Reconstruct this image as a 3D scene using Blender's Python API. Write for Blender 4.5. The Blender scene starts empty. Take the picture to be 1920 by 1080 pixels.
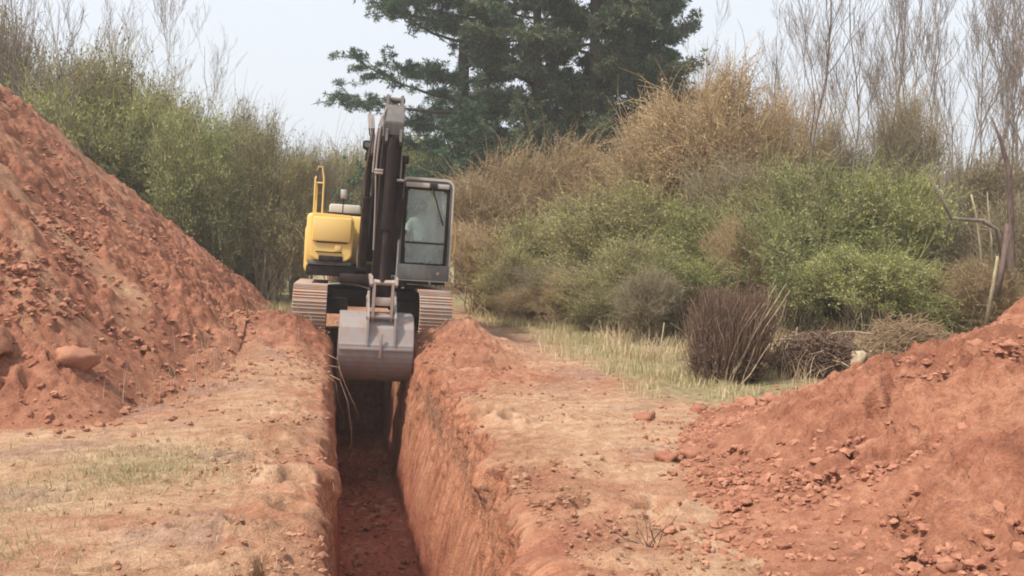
import bpy, bmesh, math, random
import numpy as np
from mathutils import Vector, Matrix, Quaternion
S = bpy.context.scene
COL = S.collection
R = math.radians

# ------------------------------------------------------------------ camera, world, sun, exposure
CAM_H, FPX = 1.5, 1650.0
YAW = math.atan((960 - 625) / FPX)
PITCH = math.atan((540 - 480) / FPX)
cam_d = bpy.data.cameras.new('camera'); cam = bpy.data.objects.new('camera', cam_d); COL.objects.link(cam)
cam.location = (0, 0, CAM_H); cam.rotation_euler = (R(90) - PITCH, 0, -YAW)
cam_d.sensor_width = 36; cam_d.lens = FPX / 1920 * 36; cam_d.clip_end = 3000
S.camera = cam
SUN_EL, SUN_AZ = 57.0, -115.0        # azimuth clockwise from +Y: the sun stands left of and behind the camera
sd = Vector((math.sin(R(SUN_AZ)) * math.cos(R(SUN_EL)), math.cos(R(SUN_AZ)) * math.cos(R(SUN_EL)), math.sin(R(SUN_EL))))
W = bpy.data.worlds.new('World'); S.world = W; W.use_nodes = True
wt = W.node_tree; bg = wt.nodes['Background']
sky = wt.nodes.new('ShaderNodeTexSky'); sky.sky_type = 'NISHITA'; sky.sun_disc = False
sky.sun_elevation = R(SUN_EL); sky.sun_rotation = R(SUN_AZ); sky.dust_density = 6.0; sky.air_density = 1.0; sky.ozone_density = 1.0
hs = wt.nodes.new('ShaderNodeHueSaturation'); hs.inputs['Saturation'].default_value = 0.30
mx = wt.nodes.new('ShaderNodeMix'); mx.data_type = 'RGBA'; mx.inputs[0].default_value = 0.70
mx.inputs[7].default_value = (6.1, 6.55, 7.2, 1)      # the even veil of thin cloud
wt.links.new(sky.outputs[0], hs.inputs['Color']); wt.links.new(hs.outputs[0], mx.inputs[6])
wt.links.new(mx.outputs[2], bg.inputs[0]); bg.inputs[1].default_value = 0.105
sl = bpy.data.lights.new('sun', 'SUN'); so = bpy.data.objects.new('sun', sl); COL.objects.link(so)
sl.energy = 3.3; sl.angle = R(5); sl.color = (1.0, 0.93, 0.82)
so.rotation_euler = sd.to_track_quat('Z', 'Y').to_euler()
S.view_settings.view_transform = 'Standard'; S.view_settings.look = 'None'
S.view_settings.exposure = 0.74; S.view_settings.gamma = 1.0
S.cycles.filter_width = 1.9
S.cycles.max_bounces = 6; S.cycles.transparent_max_bounces = 12

# ------------------------------------------------------------------ helpers
def tag(o, label=None, cat=None, group=None, kind=None):
    if label: o['label'] = label
    if cat: o['category'] = cat
    if group: o['group'] = group
    if kind: o['kind'] = kind
    return o
def empty(name, loc=(0, 0, 0), rot=(0, 0, 0)):
    o = bpy.data.objects.new(name, None); COL.objects.link(o); o.location = loc; o.rotation_euler = rot
    o.empty_display_size = 0.2
    return o
def copy_tree(o, parent=None):
    c = o.copy(); COL.objects.link(c)
    if parent: c.parent = parent
    for ch in list(o.children): copy_tree(ch, c)
    return c
def bearing(px, Y, z=0.0):
    """world point on the vertical line that stands at depth Y in the direction of photo column px"""
    t = math.tan(YAW + math.atan((px - 960) / FPX)); return Vector((Y * t, Y, z))
def height_at(py, Y): return CAM_H + (480 - py) / FPX * Y

def np_mesh(name, V, faces, mat=None, parent=None, smooth=True, rnd=None):
    """faces: (n,k) int array or list of such arrays"""
    me = bpy.data.meshes.new(name)
    if not isinstance(faces, list): faces = [faces]
    V = np.asarray(V, np.float32)
    me.vertices.add(len(V)); me.vertices.foreach_set('co', V.ravel())
    tot = np.concatenate([np.full(len(f), f.shape[1], np.int32) for f in faces])
    idx = np.concatenate([f.ravel() for f in faces]).astype(np.int32)
    me.loops.add(len(idx)); me.loops.foreach_set('vertex_index', idx)
    me.polygons.add(len(tot))
    st = np.concatenate([[0], np.cumsum(tot)[:-1]]).astype(np.int32)
    me.polygons.foreach_set('loop_start', st); me.polygons.foreach_set('loop_total', tot)
    me.polygons.foreach_set('use_smooth', np.full(len(tot), smooth))
    me.update(calc_edges=True)
    if rnd is not None:
        for k, v in (rnd.items() if isinstance(rnd, dict) else [('rnd', rnd)]):
            at = me.attributes.new(k, 'FLOAT', 'POINT'); at.data.foreach_set('value', np.asarray(v, np.float32))
    if mat: me.materials.append(mat)
    o = bpy.data.objects.new(name, me); COL.objects.link(o)
    if parent: o.parent = parent
    return o

# ---- noise
def _h(ix, iy, iz, s):
    n = (ix.astype(np.int64) * 374761393 + iy.astype(np.int64) * 668265263 + iz.astype(np.int64) * 2147483647 + s * 974711) & 0xffffffff
    n = ((n ^ (n >> 13)) * 1274126177) & 0xffffffff
    n = ((n ^ (n >> 16)) * 2246822519) & 0xffffffff
    return ((n ^ (n >> 15)) & 0xffffff) / float(0xffffff)
def vnoise(x, y, z=None, s=0):
    if z is None: z = np.zeros_like(x)
    ix, iy, iz = np.floor(x), np.floor(y), np.floor(z)
    fx, fy, fz = x - ix, y - iy, z - iz
    fx = fx * fx * (3 - 2 * fx); fy = fy * fy * (3 - 2 * fy); fz = fz * fz * (3 - 2 * fz)
    r = 0
    for a in (0, 1):
        for b in (0, 1):
            for c in (0, 1):
                r = r + _h(ix + a, iy + b, iz + c, s) * (fx if a else 1 - fx) * (fy if b else 1 - fy) * (fz if c else 1 - fz)
    return r * 2 - 1
def fbm(x, y, z=None, s=0, o=4, g=.5):
    r = 0; a = 1; t = 0
    for i in range(o):
        f = 2.03 ** i
        r = r + a * vnoise(x * f + i * 7.3, y * f + i * 3.1, None if z is None else z * f, s + i * 17); t += a; a *= g
    return r / t
def clodfield(x, y, cell, s, prob=.6, rmax=.48):
    """height of rounded lumps lying in a jittered lattice (unit: metres)"""
    q = 1.7 / cell; wx = x + .34 * cell * vnoise(x * q, y * q, s=s + 5) + .12 * cell * vnoise(x * q * 3, y * q * 3, s=s + 7); wy = y + .34 * cell * vnoise(x * q, y * q, s=s + 6) + .12 * cell * vnoise(x * q * 3, y * q * 3, s=s + 8)
    gx, gy = np.floor(wx / cell), np.floor(wy / cell); out = np.zeros_like(x)
    z = np.zeros_like(gx)
    for a in (-1, 0, 1):
        for b in (-1, 0, 1):
            cx, cy = gx + a, gy + b
            px = (cx + .5 + .7 * (_h(cx, cy, z, s) - .5)) * cell; py = (cy + .5 + .7 * (_h(cx, cy, z, s + 1) - .5)) * cell
            r = cell * rmax * (.35 + .65 * _h(cx, cy, z, s + 2)) * (_h(cx, cy, z, s + 3) < prob)
            d2 = (wx - px) ** 2 + (wy - py) ** 2
            out = np.maximum(out, np.sqrt(np.maximum(r * r - d2, 0)))
    return out
def sstep(a, b, x):
    t = np.clip((x - a) / (b - a), 0, 1); return t * t * (3 - 2 * t)
def gauss(x, y, cx, cy, sx, sy): return np.exp(-((x - cx) / sx) ** 2 - ((y - cy) / sy) ** 2)

# ------------------------------------------------------------------ materials
def new_mat(name, rough=.8, metal=0.0, spec=.3):
    m = bpy.data.materials.new(name); m.use_nodes = True
    b = m.node_tree.nodes['Principled BSDF']
    b.inputs['Roughness'].default_value = rough; b.inputs['Metallic'].default_value = metal
    b.inputs['Specular IOR Level'].default_value = spec
    return m, m.node_tree, b
def N(t, typ, **kw):
    n = t.nodes.new(typ)
    for k, v in kw.items():
        if k.startswith('i_'): n.inputs[k[2:].replace('_', ' ')].default_value = v
        else: setattr(n, k, v)
    return n
def ramp(t, fac, stops):
    r = t.nodes.new('ShaderNodeValToRGB')
    while len(r.color_ramp.elements) < len(stops): r.color_ramp.elements.new(.5)
    for e, (p, c) in zip(r.color_ramp.elements, stops): e.position = p; e.color = (*c, 1)
    t.links.new(fac, r.inputs[0]); return r.outputs[0]
def mix(t, fac, a, b, mode='MIX'):
    m = t.nodes.new('ShaderNodeMix'); m.data_type = 'RGBA'; m.blend_type = mode
    for s, v in ((m.inputs[0], fac), (m.inputs[6], a), (m.inputs[7], b)):
        if isinstance(v, (int, float)): s.default_value = v
        elif isinstance(v, tuple): s.default_value = (*v, 1)
        else: t.links.new(v, s)
    return m.outputs[2]
def coords(t, scale=(1, 1, 1), kind='Object'):
    tc = t.nodes.new('ShaderNodeTexCoord'); mp = t.nodes.new('ShaderNodeMapping'); mp.inputs['Scale'].default_value = scale
    t.links.new(tc.outputs[kind], mp.inputs[0]); return mp.outputs[0]
def noise(t, vec, scale, detail=5, rough=.6):
    n = t.nodes.new('ShaderNodeTexNoise'); n.inputs['Scale'].default_value = scale; n.inputs['Detail'].default_value = detail
    n.inputs['Roughness'].default_value = rough; t.links.new(vec, n.inputs['Vector']); return n.outputs[0]
def bump(t, b, h, strength, dist):
    n = t.nodes.new('ShaderNodeBump'); n.inputs['Strength'].default_value = strength; n.inputs['Distance'].default_value = dist
    t.links.new(h, n.inputs['Height']); t.links.new(n.outputs[0], b.inputs['Normal'])
def attr(t, name):
    a = t.nodes.new('ShaderNodeAttribute'); a.attribute_name = name; return a.outputs['Fac']

RED_D, RED_M, RED_L = (.185, .070, .043), (.36, .148, .090), (.53, .268, .165)
TAN_D, TAN_M, TAN_L = (.30, .155, .088), (.49, .295, .18), (.65, .46, .305)
def soil(name, kind):
    m, t, b = new_mat(name, .95, spec=.12)
    v = coords(t); L = t.links
    n1 = noise(t, v, 1.1, 6, .62); n2 = noise(t, v, 9.0, 6, .7); n3 = noise(t, v, 60, 4, .7)
    mixn = N(t, 'ShaderNodeMath', operation='MULTIPLY_ADD'); L.new(n2, mixn.inputs[0]); mixn.inputs[1].default_value = .5
    h = N(t, 'ShaderNodeMath', operation='MULTIPLY'); L.new(n1, h.inputs[0]); h.inputs[1].default_value = .5; L.new(h.outputs[0], mixn.inputs[2])
    red = ramp(t, mixn.outputs[0], [(.34, RED_D), (.50, RED_M), (.66, RED_L)])
    if kind == 'heap':
        pale = ramp(t, mixn.outputs[0], [(.35, RED_M), (.6, TAN_M)])
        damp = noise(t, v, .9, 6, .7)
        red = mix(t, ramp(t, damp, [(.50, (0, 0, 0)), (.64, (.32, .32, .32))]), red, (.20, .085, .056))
        c = mix(t, attr(t, 'tan'), red, pale)
    elif kind == 'ground':
        st = noise(t, coords(t, (1.3, 5.0, 1)), 1.4, 6, .7)
        tan = ramp(t, mixn.outputs[0], [(.33, TAN_D), (.5, TAN_M), (.64, TAN_L)])
        tan = mix(t, .45, tan, ramp(t, st, [(.36, TAN_D), (.5, TAN_M), (.62, TAN_L)]))
        c = mix(t, attr(t, 'red'), tan, red)
        grn = ramp(t, n2, [(.35, (.19, .155, .075)), (.65, (.40, .33, .19))])
        mud = noise(t, coords(t, (1, 1.8, 1)), .75, 5, .65)
        c = mix(t, ramp(t, mud, [(.50, (0, 0, 0)), (.62, (.6, .6, .6))]), c, ramp(t, n2, [(.35, (.22, .125, .095)), (.65, (.44, .29, .215))]))
        c = mix(t, attr(t, 'green'), c, grn)
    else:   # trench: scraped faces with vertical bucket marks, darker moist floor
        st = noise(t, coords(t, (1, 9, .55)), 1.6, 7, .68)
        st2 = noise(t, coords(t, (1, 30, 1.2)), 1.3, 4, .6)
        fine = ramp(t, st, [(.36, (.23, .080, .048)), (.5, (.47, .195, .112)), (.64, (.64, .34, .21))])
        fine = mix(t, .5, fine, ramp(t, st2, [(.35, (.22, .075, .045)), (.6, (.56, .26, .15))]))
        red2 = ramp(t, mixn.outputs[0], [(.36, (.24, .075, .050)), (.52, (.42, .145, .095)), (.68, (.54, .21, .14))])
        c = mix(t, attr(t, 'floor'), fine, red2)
        tan = ramp(t, mixn.outputs[0], [(.33, TAN_D), (.5, TAN_M), (.64, TAN_L)])
        c = mix(t, attr(t, 'top'), c, mix(t, attr(t, 'red'), tan, red))
    c = mix(t, .38, c, ramp(t, n3, [(.3, (.25, .25, .25)), (.62, (1, 1, 1))]), 'MULTIPLY')
    n5 = noise(t, v, 17, 6, .75); c = mix(t, ramp(t, n5, [(.56, (0, 0, 0)), (.66, (.55, .55, .55))]), c, (.13, .060, .042))  # dark noise specks: darker soil, and crevice shade painted into the colour
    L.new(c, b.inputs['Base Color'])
    hh = N(t, 'ShaderNodeMath', operation='ADD'); L.new(n2, hh.inputs[0]); L.new(n3, hh.inputs[1])
    n4 = noise(t, v, 26, 4, .75); h2 = N(t, 'ShaderNodeMath', operation='ADD'); L.new(hh.outputs[0], h2.inputs[0]); L.new(n4, h2.inputs[1])
    bump(t, b, h2.outputs[0], .85, .026)
    return m
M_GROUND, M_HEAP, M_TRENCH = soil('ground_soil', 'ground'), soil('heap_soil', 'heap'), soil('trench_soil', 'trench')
def clod_mat():
    m, t, b = new_mat('clod_soil', .95, spec=.1)
    v = coords(t, kind='Object'); n2 = noise(t, v, 14, 5, .7)
    oi = t.nodes.new('ShaderNodeAttribute'); oi.attribute_name = 'rnd'
    c = ramp(t, n2, [(.3, (.16, .060, .040)), (.5, (.31, .130, .082)), (.7, (.45, .22, .14))])
    c = mix(t, .35, c, ramp(t, oi.outputs['Fac'], [(0, (.18, .07, .05)), (1, (.46, .25, .16))]))
    t.links.new(c, b.inputs['Base Color']); bump(t, b, n2, .5, .008); return m
M_CLOD = clod_mat(); M_CLODT = M_CLOD.copy(); M_CLODT.name = 'bank_clod_soil'
for nd in M_CLODT.node_tree.nodes:
    if nd.type == 'VALTORGB':
        for e in nd.color_ramp.elements: c = e.color; e.color = (c[0] * 1.0, c[1] * 1.15, c[2] * 1.12, 1)

def leaf_mat(name, cols, trans=.35, rough=.75):
    m, t, b = new_mat(name, rough, spec=.2)
    oi = t.nodes.new('ShaderNodeObjectInfo')
    c = ramp(t, attr(t, 'rnd'), [(i / (len(cols) - 1), k) for i, k in enumerate(cols)])
    hsn = t.nodes.new('ShaderNodeHueSaturation')
    mr = N(t, 'ShaderNodeMapRange'); mr.inputs[3].default_value = .80; mr.inputs[4].default_value = 1.2
    t.links.new(oi.outputs['Random'], mr.inputs[0]); t.links.new(mr.outputs[0], hsn.inputs['Value']); t.links.new(c, hsn.inputs['Color'])
    t.links.new(hsn.outputs[0], b.inputs['Base Color'])
    tr = t.nodes.new('ShaderNodeBsdfTranslucent'); t.links.new(hsn.outputs[0], tr.inputs[0])
    ms = t.nodes.new('ShaderNodeMixShader'); ms.inputs[0].default_value = trans
    out = t.nodes['Material Output']
    t.links.new(b.outputs[0], ms.inputs[1]); t.links.new(tr.outputs[0], ms.inputs[2]); t.links.new(ms.outputs[0], out.inputs[0])
    return m
M_OLIVE = leaf_mat('olive_leaves', [(.11, .10, .04), (.30, .28, .10), (.50, .46, .20), (.24, .24, .08)])
M_GREEN = leaf_mat('green_leaves', [(.08, .095, .034), (.23, .26, .08), (.46, .46, .18), (.18, .20, .06)])
M_BRIGHT = leaf_mat('bright_leaves', [(.11, .135, .045), (.28, .325, .105), (.47, .48, .20), (.22, .245, .08)])
M_RUST = leaf_mat('rust_leaves', [(.19, .13, .06), (.40, .27, .135), (.60, .44, .25), (.28, .24, .10)])
M_BROWN = leaf_mat('brown_leaves', [(.13, .10, .06), (.27, .215, .13), (.40, .33, .21), (.22, .19, .10)])
M_PINE = leaf_mat('pine_needles', [(.014, .033, .024), (.04, .08, .048), (.10, .175, .085), (.035, .06, .045)], .12)
M_DARK = leaf_mat('dark_needles', [(.016, .035, .022), (.045, .08, .045), (.15, .165, .085), (.05, .065, .038)], .12)
M_GRASS = leaf_mat('grass_blades', [(.30, .25, .13), (.45, .37, .21), (.58, .48, .31), (.26, .27, .11)], .3)
M_STRAW = leaf_mat('dry_straw', [(.40, .28, .17), (.58, .43, .27), (.68, .53, .36)], .2)
def bark(name, a, b_, rough=.9):
    m, t, b = new_mat(name, rough, spec=.15)
    n = noise(t, coords(t, (6, 6, 1.4)), 3, 5, .7)
    t.links.new(ramp(t, n, [(.35, a), (.65, b_)]), b.inputs['Base Color']); return m
M_TWIG = bark('grey_twigs', (.17, .135, .085), (.38, .32, .21))
M_TWIGR = bark('rusty_twigs', (.24, .17, .10), (.46, .35, .22))
M_TWIGB = bark('brown_twigs', (.10, .062, .045), (.27, .18, .13))
M_BARE = bark('sapling_bark', (.13, .105, .09), (.29, .235, .20))
M_BARK = bark('pine_bark', (.045, .036, .032), (.12, .09, .075))
M_WOOD = bark('pale_wood', (.30, .23, .15), (.52, .42, .29))
M_ROOT = bark('root_bark', (.20, .11, .07), (.40, .26, .17))
M_DEAD = bark('dead_bark', (.07, .05, .045), (.19, .13, .11))

def paint(name, col, rough=.5, dirt=.35, dcol=(.42, .25, .16), metal=0.0, scale=3.0, zfade=None):
    m, t, b = new_mat(name, rough, metal, .4 if max(col) > .06 else .12)
    n = noise(t, coords(t), scale, 7, .68); n2 = noise(t, coords(t, (1, 1, .25)), scale * 4, 5, .6)
    ad = N(t, 'ShaderNodeMath', operation='MULTIPLY'); t.links.new(n, ad.inputs[0]); t.links.new(n2, ad.inputs[1])
    f = ramp(t, ad.outputs[0], [(.17, (0, 0, 0)), (.40, (dirt * 2.2,) * 3)])
    t.links.new(mix(t, f, col, dcol), b.inputs['Base Color'])
    rr = N(t, 'ShaderNodeMapRange'); rr.inputs[3].default_value = rough; rr.inputs[4].default_value = .9
    t.links.new(f, rr.inputs[0]); t.links.new(rr.outputs[0], b.inputs['Roughness'])
    bump(t, b, n2, .12, .01)
    return m
M_YEL = paint('yellow_paint', (.80, .53, .15), .5, .22, (.70, .52, .30))
M_DK = paint('dark_paint', (.022, .016, .016), .6, .08, (.20, .13, .10))
M_DK2 = paint('boom_paint', (.017, .011, .010), .7, .04, (.16, .10, .08))
M_CAB = paint('cab_paint', (.095, .098, .094), .6, .18, (.30, .24, .20))
M_GREY = paint('grey_paint', (.095, .092, .088), .6, .14, (.36, .27, .21))
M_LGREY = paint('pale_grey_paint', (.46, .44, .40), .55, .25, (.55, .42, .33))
M_TRACK = paint('track_steel', (.38, .32, .28), .7, .60, (.46, .28, .19), .1)
M_STEEL = paint('bucket_steel', (.27, .25, .245), .45, .50, (.30, .20, .16), .25, 2.2)
M_CHROME = paint('chrome_rod', (.62, .60, .58), .25, .12, (.4, .3, .25), .8)
M_PIN = paint('worn_steel', (.46, .39, .34), .4, .2, (.3, .18, .13), .4)
M_RUB = paint('hose_rubber', (.22, .19, .175), .6, .2, (.40, .28, .21))
M_BLACK = paint('black_rubber', (.022, .022, .023), .6, .1)
M_SEAT = paint('seat_cloth', (.06, .06, .065), .9, .05)
M_SHIRT = paint('grey_shirt', (.68, .69, .70), .95, .05)
M_SKIN = paint('skin', (.36, .22, .15), .6, .02)
M_HAIR = paint('hair', (.02, .015, .012), .8, .02)
def glass(name='dusty_glass', f0=.26, f1=.40):
    m, t, b = new_mat(name, .12, spec=.6)
    n = noise(t, coords(t), 2.4, 5, .6)
    b.inputs['Base Color'].default_value = (.58, .64, .61, 1); b.inputs['Roughness'].default_value = .22
    tr = t.nodes.new('ShaderNodeBsdfTransparent'); tr.inputs[0].default_value = (.80, .87, .84, 1)
    ms = t.nodes.new('ShaderNodeMixShader'); mr = N(t, 'ShaderNodeMapRange'); mr.inputs[1].default_value = .3; mr.inputs[2].default_value = .7
    mr.inputs[3].default_value = f0; mr.inputs[4].default_value = f1
    t.links.new(n, mr.inputs[0]); t.links.new(mr.outputs[0], ms.inputs[0])
    t.links.new(tr.outputs[0], ms.inputs[1]); t.links.new(b.outputs[0], ms.inputs[2]); t.links.new(ms.outputs[0], t.nodes['Material Output'].inputs[0])
    return m
M_GLASS = glass(); M_CLEAR = glass('clear_glass', .03, .12)

# ------------------------------------------------------------------ ground and trench
TR_END = 17.6
def g_base(x, y):
    z = .05 * fbm(x * .35, y * .35, s=1, o=3) + .08 * sstep(8, 15, y)
    z = z + .028 * fbm(x * 1.7, y * 2.6, s=2, o=4)
    near = 1 - sstep(25, 45, y)
    # spoil pushed up in lips on both sides of the trench before the tracks
    z = z + near * (.56 * gauss(x, y, -.85, 13.3, 1.0, 1.25) + .44 * gauss(x, y, 1.75, 13.2, .75, .95))
    z = z + near * (.10 * gauss(x, y, -1.3, 11.5, .9, 1.6))
    lipm = near * (gauss(x, y, -.62, 13.3, .7, 1.5) + gauss(x, y, 1.75, 12.6, .7, 2.2)); z = z + lipm * (.24 * fbm(x * 2.6, y * 2.6, s=23, o=5, g=.65))
    return z
def g_red(x, y):
    r = np.clip(np.exp(-np.clip(-x, 0, 9) / .38) * .6 + .9 * gauss(x, y, -.6, 13.3, .9, 1.6), 0, 1) * (x < .6)
    r2 = (np.exp(-np.clip(x - 1.15, 0, 99) / .30) * .5 + .9 * gauss(x, y, 1.8, 12.6, 1.0, 1.7) + .7 * gauss(x, y, 2.3, 10.4, 1.3, .9)) * (x >= .6)
    r = r + r2 + .62 * sstep(-.05, .45, fbm(x * 1.3, y * 2.2, s=31, o=6, g=.68))
    r = r + np.exp(-np.clip(-1.55 - x, -5, 0) ** 2 / .25) * (x < 0) * sstep(7.5, 9, y) * .7
    return np.clip(r, 0, 1)
def g_green(x, y):
    n = fbm(x * 1.1, y * 1.1, s=41, o=4)
    verge = sstep(2.9, 3.9, x + .5 * n - .05 * (14 - np.clip(y, 0, 14))) * sstep(7.2, 8.6, y + .6 * n)
    left = .6 * gauss(x, y, -1.35, 6.6, .55, .7) + .5 * gauss(x, y, -2.6, 5.6, .6, .5)
    far = sstep(17.5, 20, y + n) * np.maximum(sstep(3.0, 3.9, x + .3 * n - .03 * (y - 18)), sstep(25, 29, y + 2 * n))
    return np.clip(np.maximum(np.maximum(verge * .95, left * (.6 + n)), far), 0, 1)
PITS = [(-.80, 5.15, .11, .07, .10), (-.50, 5.1, .10, .06, .11), (-.9, 4.55, .30, .03, .05), (-.33, 4.5, .04, .16, .07), (-.72, 6.9, .10, .05, .06), (-.30, 5.6, .10, .14, .09), (-.95, 4.3, .5, .05, .04), (-.55, 7.4, .14, .12, .05), (-.3, 6.3, .12, .16, .07),
        (1.42, 8.35, .13, .22, .16), (1.62, 7.9, .10, .12, .10), (2.0, 7.9, .25, .06, .05), (2.3, 7.75, .12, .05, .06), (1.5, 6.1, .12, .10, .06), (1.85, 5.0, .14, .10, .06), (1.5, 5.2, .08, .12, .07)]
def g_rough(x, y):
    """small relief of the trodden flats"""
    n = fbm(x * 2.3, y * 2.3, s=51, o=3)
    z = .014 * fbm(x * 7, y * 12, s=3, o=4) + .011 * fbm(x * 21, y * 21, s=4, o=3)
    m = sstep(-.15, .5, n + .9 * np.exp(-np.abs(np.where(x < .6, x + .2, x - 1.45)) / .45) - .25)
    z = z + m * (.40 * clodfield(x, y, .16, 61, .55) + .45 * clodfield(x, y, .07, 71, .6))
    z = z - .035 * m * sstep(.1, .5, fbm(x * 5, y * 5, s=81, o=3))
    wx, wy = x + .10 * fbm(x * 5, y * 5, s=85, o=3), y + .08 * fbm(x * 5, y * 5, s=86, o=3)
    for cx, cy, sx, sy, d in PITS:
        q = ((wx - cx) / sx) ** 2 + ((wy - cy) / sy) ** 2; z = z - 2.2 * d * np.exp(-q * q) + .35 * d * np.exp(-(np.sqrt(q) - 1.7) ** 2 / .2)
    z = z - 1.1 * clodfield(x + 3.3, y + 1.7, .13, 97, .16 , .3) * sstep(-.2, .4, n + .3)
    return z
# cross-section, left bank to right bank: x, z fraction, spacing
ax = [-260, -160, -100, -65, -42, -30, -22, -17, -14]
xl = np.concatenate([ax, np.linspace(-12, -5, 50), np.linspace(-4.9, -2.6, 46), np.linspace(-2.57, -.62, 76)])
xr = np.concatenate([np.linspace(2.02, 4.2, 82), np.linspace(4.25, 8, 70), np.linspace(8.1, 16, 50), [18, 21, 25, 31, 40, 55, 80, 120, 180, 280]])
prof = np.array([(-.60, 0), (-.40, -.015), (-.24, -.035), (-.12, -.065), (-.07, -.14), (-.045, -.42), (-.03, -.8), (-.01, -1.3), (.02, -1.8), (.06, -1.9),
                 (.5, -1.92), (.87, -1.9), (.90, -1.8), (.95, -1.3), (.99, -.8), (1.03, -.42), (1.06, -.13), (1.09, -.055), (1.20, -.03), (1.5, -.01), (2.0, 0)])
seg = np.hypot(*np.diff(prof, axis=0).T); cum = np.concatenate([[0], np.cumsum(seg)])
tt = np.linspace(0, cum[-1], 265)
from_x = np.interp(tt, cum, prof[:, 0]); from_z = np.interp(tt, cum, prof[:, 1])
# soften the profile's corners
for _ in range(1):
    from_z[1:-1] = (from_z[:-2] + from_z[1:-1] * 2 + from_z[2:]) / 4; from_x[1:-1] = (from_x[:-2] + from_x[1:-1] * 2 + from_x[2:]) / 4
nt = len(tt)
yr = np.concatenate([[-60, -30, -15, -8, -4, -1, .8, 1.6, 2.1], np.linspace(2.4, 2.75, 12), np.linspace(2.79, 9, 235), np.linspace(9.03, 14.5, 165),
                     np.linspace(14.55, 18.2, 60), np.linspace(18.3, 30, 74), [31, 33, 36, 40, 46, 54, 65, 80, 105, 150, 230, 400, 800]])
def ground_part(name, mode, mat):
    if mode == 'trench': X0, P = from_x, from_z
    elif mode == 'left': X0, P = np.concatenate([xl, from_x[:1]]), np.zeros(len(xl) + 1)
    else: X0, P = np.concatenate([from_x[-1:], xr]), np.zeros(len(xr) + 1)
    if mode != 'trench':
        pass
    Y, X = np.meshgrid(yr, X0, indexing='ij'); D = np.broadcast_to(P, X.shape).copy(); ys = Y
    on = sstep(2.4, 2.7, Y) * (1 - sstep(TR_END - .25, TR_END, Y + .12 * fbm(X * 3, Y * 0, s=9)))
    zb = g_base(X, Y)
    flat = 1 - np.clip(-D / .25, 0, 1) * on
    Z = zb * (1 - np.clip(-D / 1.2, 0, 1) * on) + D * on
    X = X + (.24 * sstep(4.2, 7.6, Y) * (1 - .8 * sstep(10.8, 13, Y)) * sstep(-1.6, -.1, np.where(on > 0, D, 0)) - .05 * (1 - sstep(4.2, 7.5, Y))) * sstep(.8, 1.0, X) * (1 - sstep(1.6, 3.2, X))
    nearf = sstep(2, 3, Y) * (1 - sstep(20, 26, Y)) * (1 - sstep(8, 12, np.abs(X)))
    Z = Z + g_rough(X, Y) * nearf * flat
    red = g_red(X, Y); green = g_green(X, Y); att = {'red': red.ravel(), 'green': green.ravel()}
    if mode == 'trench':
        deep = np.clip(-D / 1.9, 0, 1)
        wall = sstep(.03, .13, -D) * (1 - sstep(1.72, 1.86, -D)) * on
        side = np.where(X < .5, 1., -1.)
        # wander of the whole bank, bucket-tooth grooves (tall in z, narrow in y), broken ledges near the brink
        wob = .035 * fbm(Y * .9, D * .7, s=5, o=3) + .045 * fbm(Y * 3.3, D * 1.6, s=6, o=3)
        gro = .038 * fbm(Y * 12, D * 1.0, s=7, o=4, g=.6) + .012 * fbm(Y * 30, D * 5, s=8, o=3)
        led = (.10 * fbm(Y * 3.1, D * 3.5, s=10, o=5, g=.62) + .07 * np.abs(fbm(Y * 6.5, D * 7, s=18, o=4, g=.6))) * (1 - sstep(.25, 1.1, -D) * .8)
        bite = (.17 * sstep(.12, .55, fbm(Y * 1.5, D * .4, s=19, o=4)) + .06 * fbm(Y * 5, D * .8, s=20, o=3)) * (1 - sstep(.15, .75, -D)) * sstep(.0, .10, -D)
        led = led + bite
        lump = .05 * clodfield(Y, D * .6, .14, 91, .5) / .07 * (1 - sstep(.5, 1.2, -D)) * .5
        lean = np.where(X < .5, .6, 1.)
        X = X + side * wall * ((wob + gro + led) * lean + lump * lean)
        fl = sstep(1.78, 1.88, -D) * on
        Z = Z + fl * (.05 * fbm(X * 2.4, Y * 2.4, s=12, o=4) + .7 * clodfield(X, Y, .19, 13, .45) + .6 * clodfield(X, Y, .085, 14, .55))
        Z = Z + wall * .02 * fbm(X * 9, Y * 9, s=15, o=3)
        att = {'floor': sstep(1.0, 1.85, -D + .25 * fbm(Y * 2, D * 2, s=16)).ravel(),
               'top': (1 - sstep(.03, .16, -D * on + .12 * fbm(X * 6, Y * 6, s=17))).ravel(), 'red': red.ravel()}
    nr, nc = X.shape
    V = np.stack([X.ravel(), Y.ravel(), Z.ravel()], 1)
    i = (np.arange(nr - 1)[:, None] * nc + np.arange(nc - 1)[None]).ravel()
    F = np.stack([i, i + 1, i + nc + 1, i + nc], 1)
    o = np_mesh(name, V, F, mat, rnd=att); o['kind'] = 'structure'; return o
ground_part('ground', 'left', M_GROUND)
ground_part('ground', 'right', M_GROUND)
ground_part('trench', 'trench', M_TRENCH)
def ground_z(x, y):
    x = np.atleast_1d(np.float64(x)); y = np.atleast_1d(np.float64(y)); return g_base(x, y)

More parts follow.
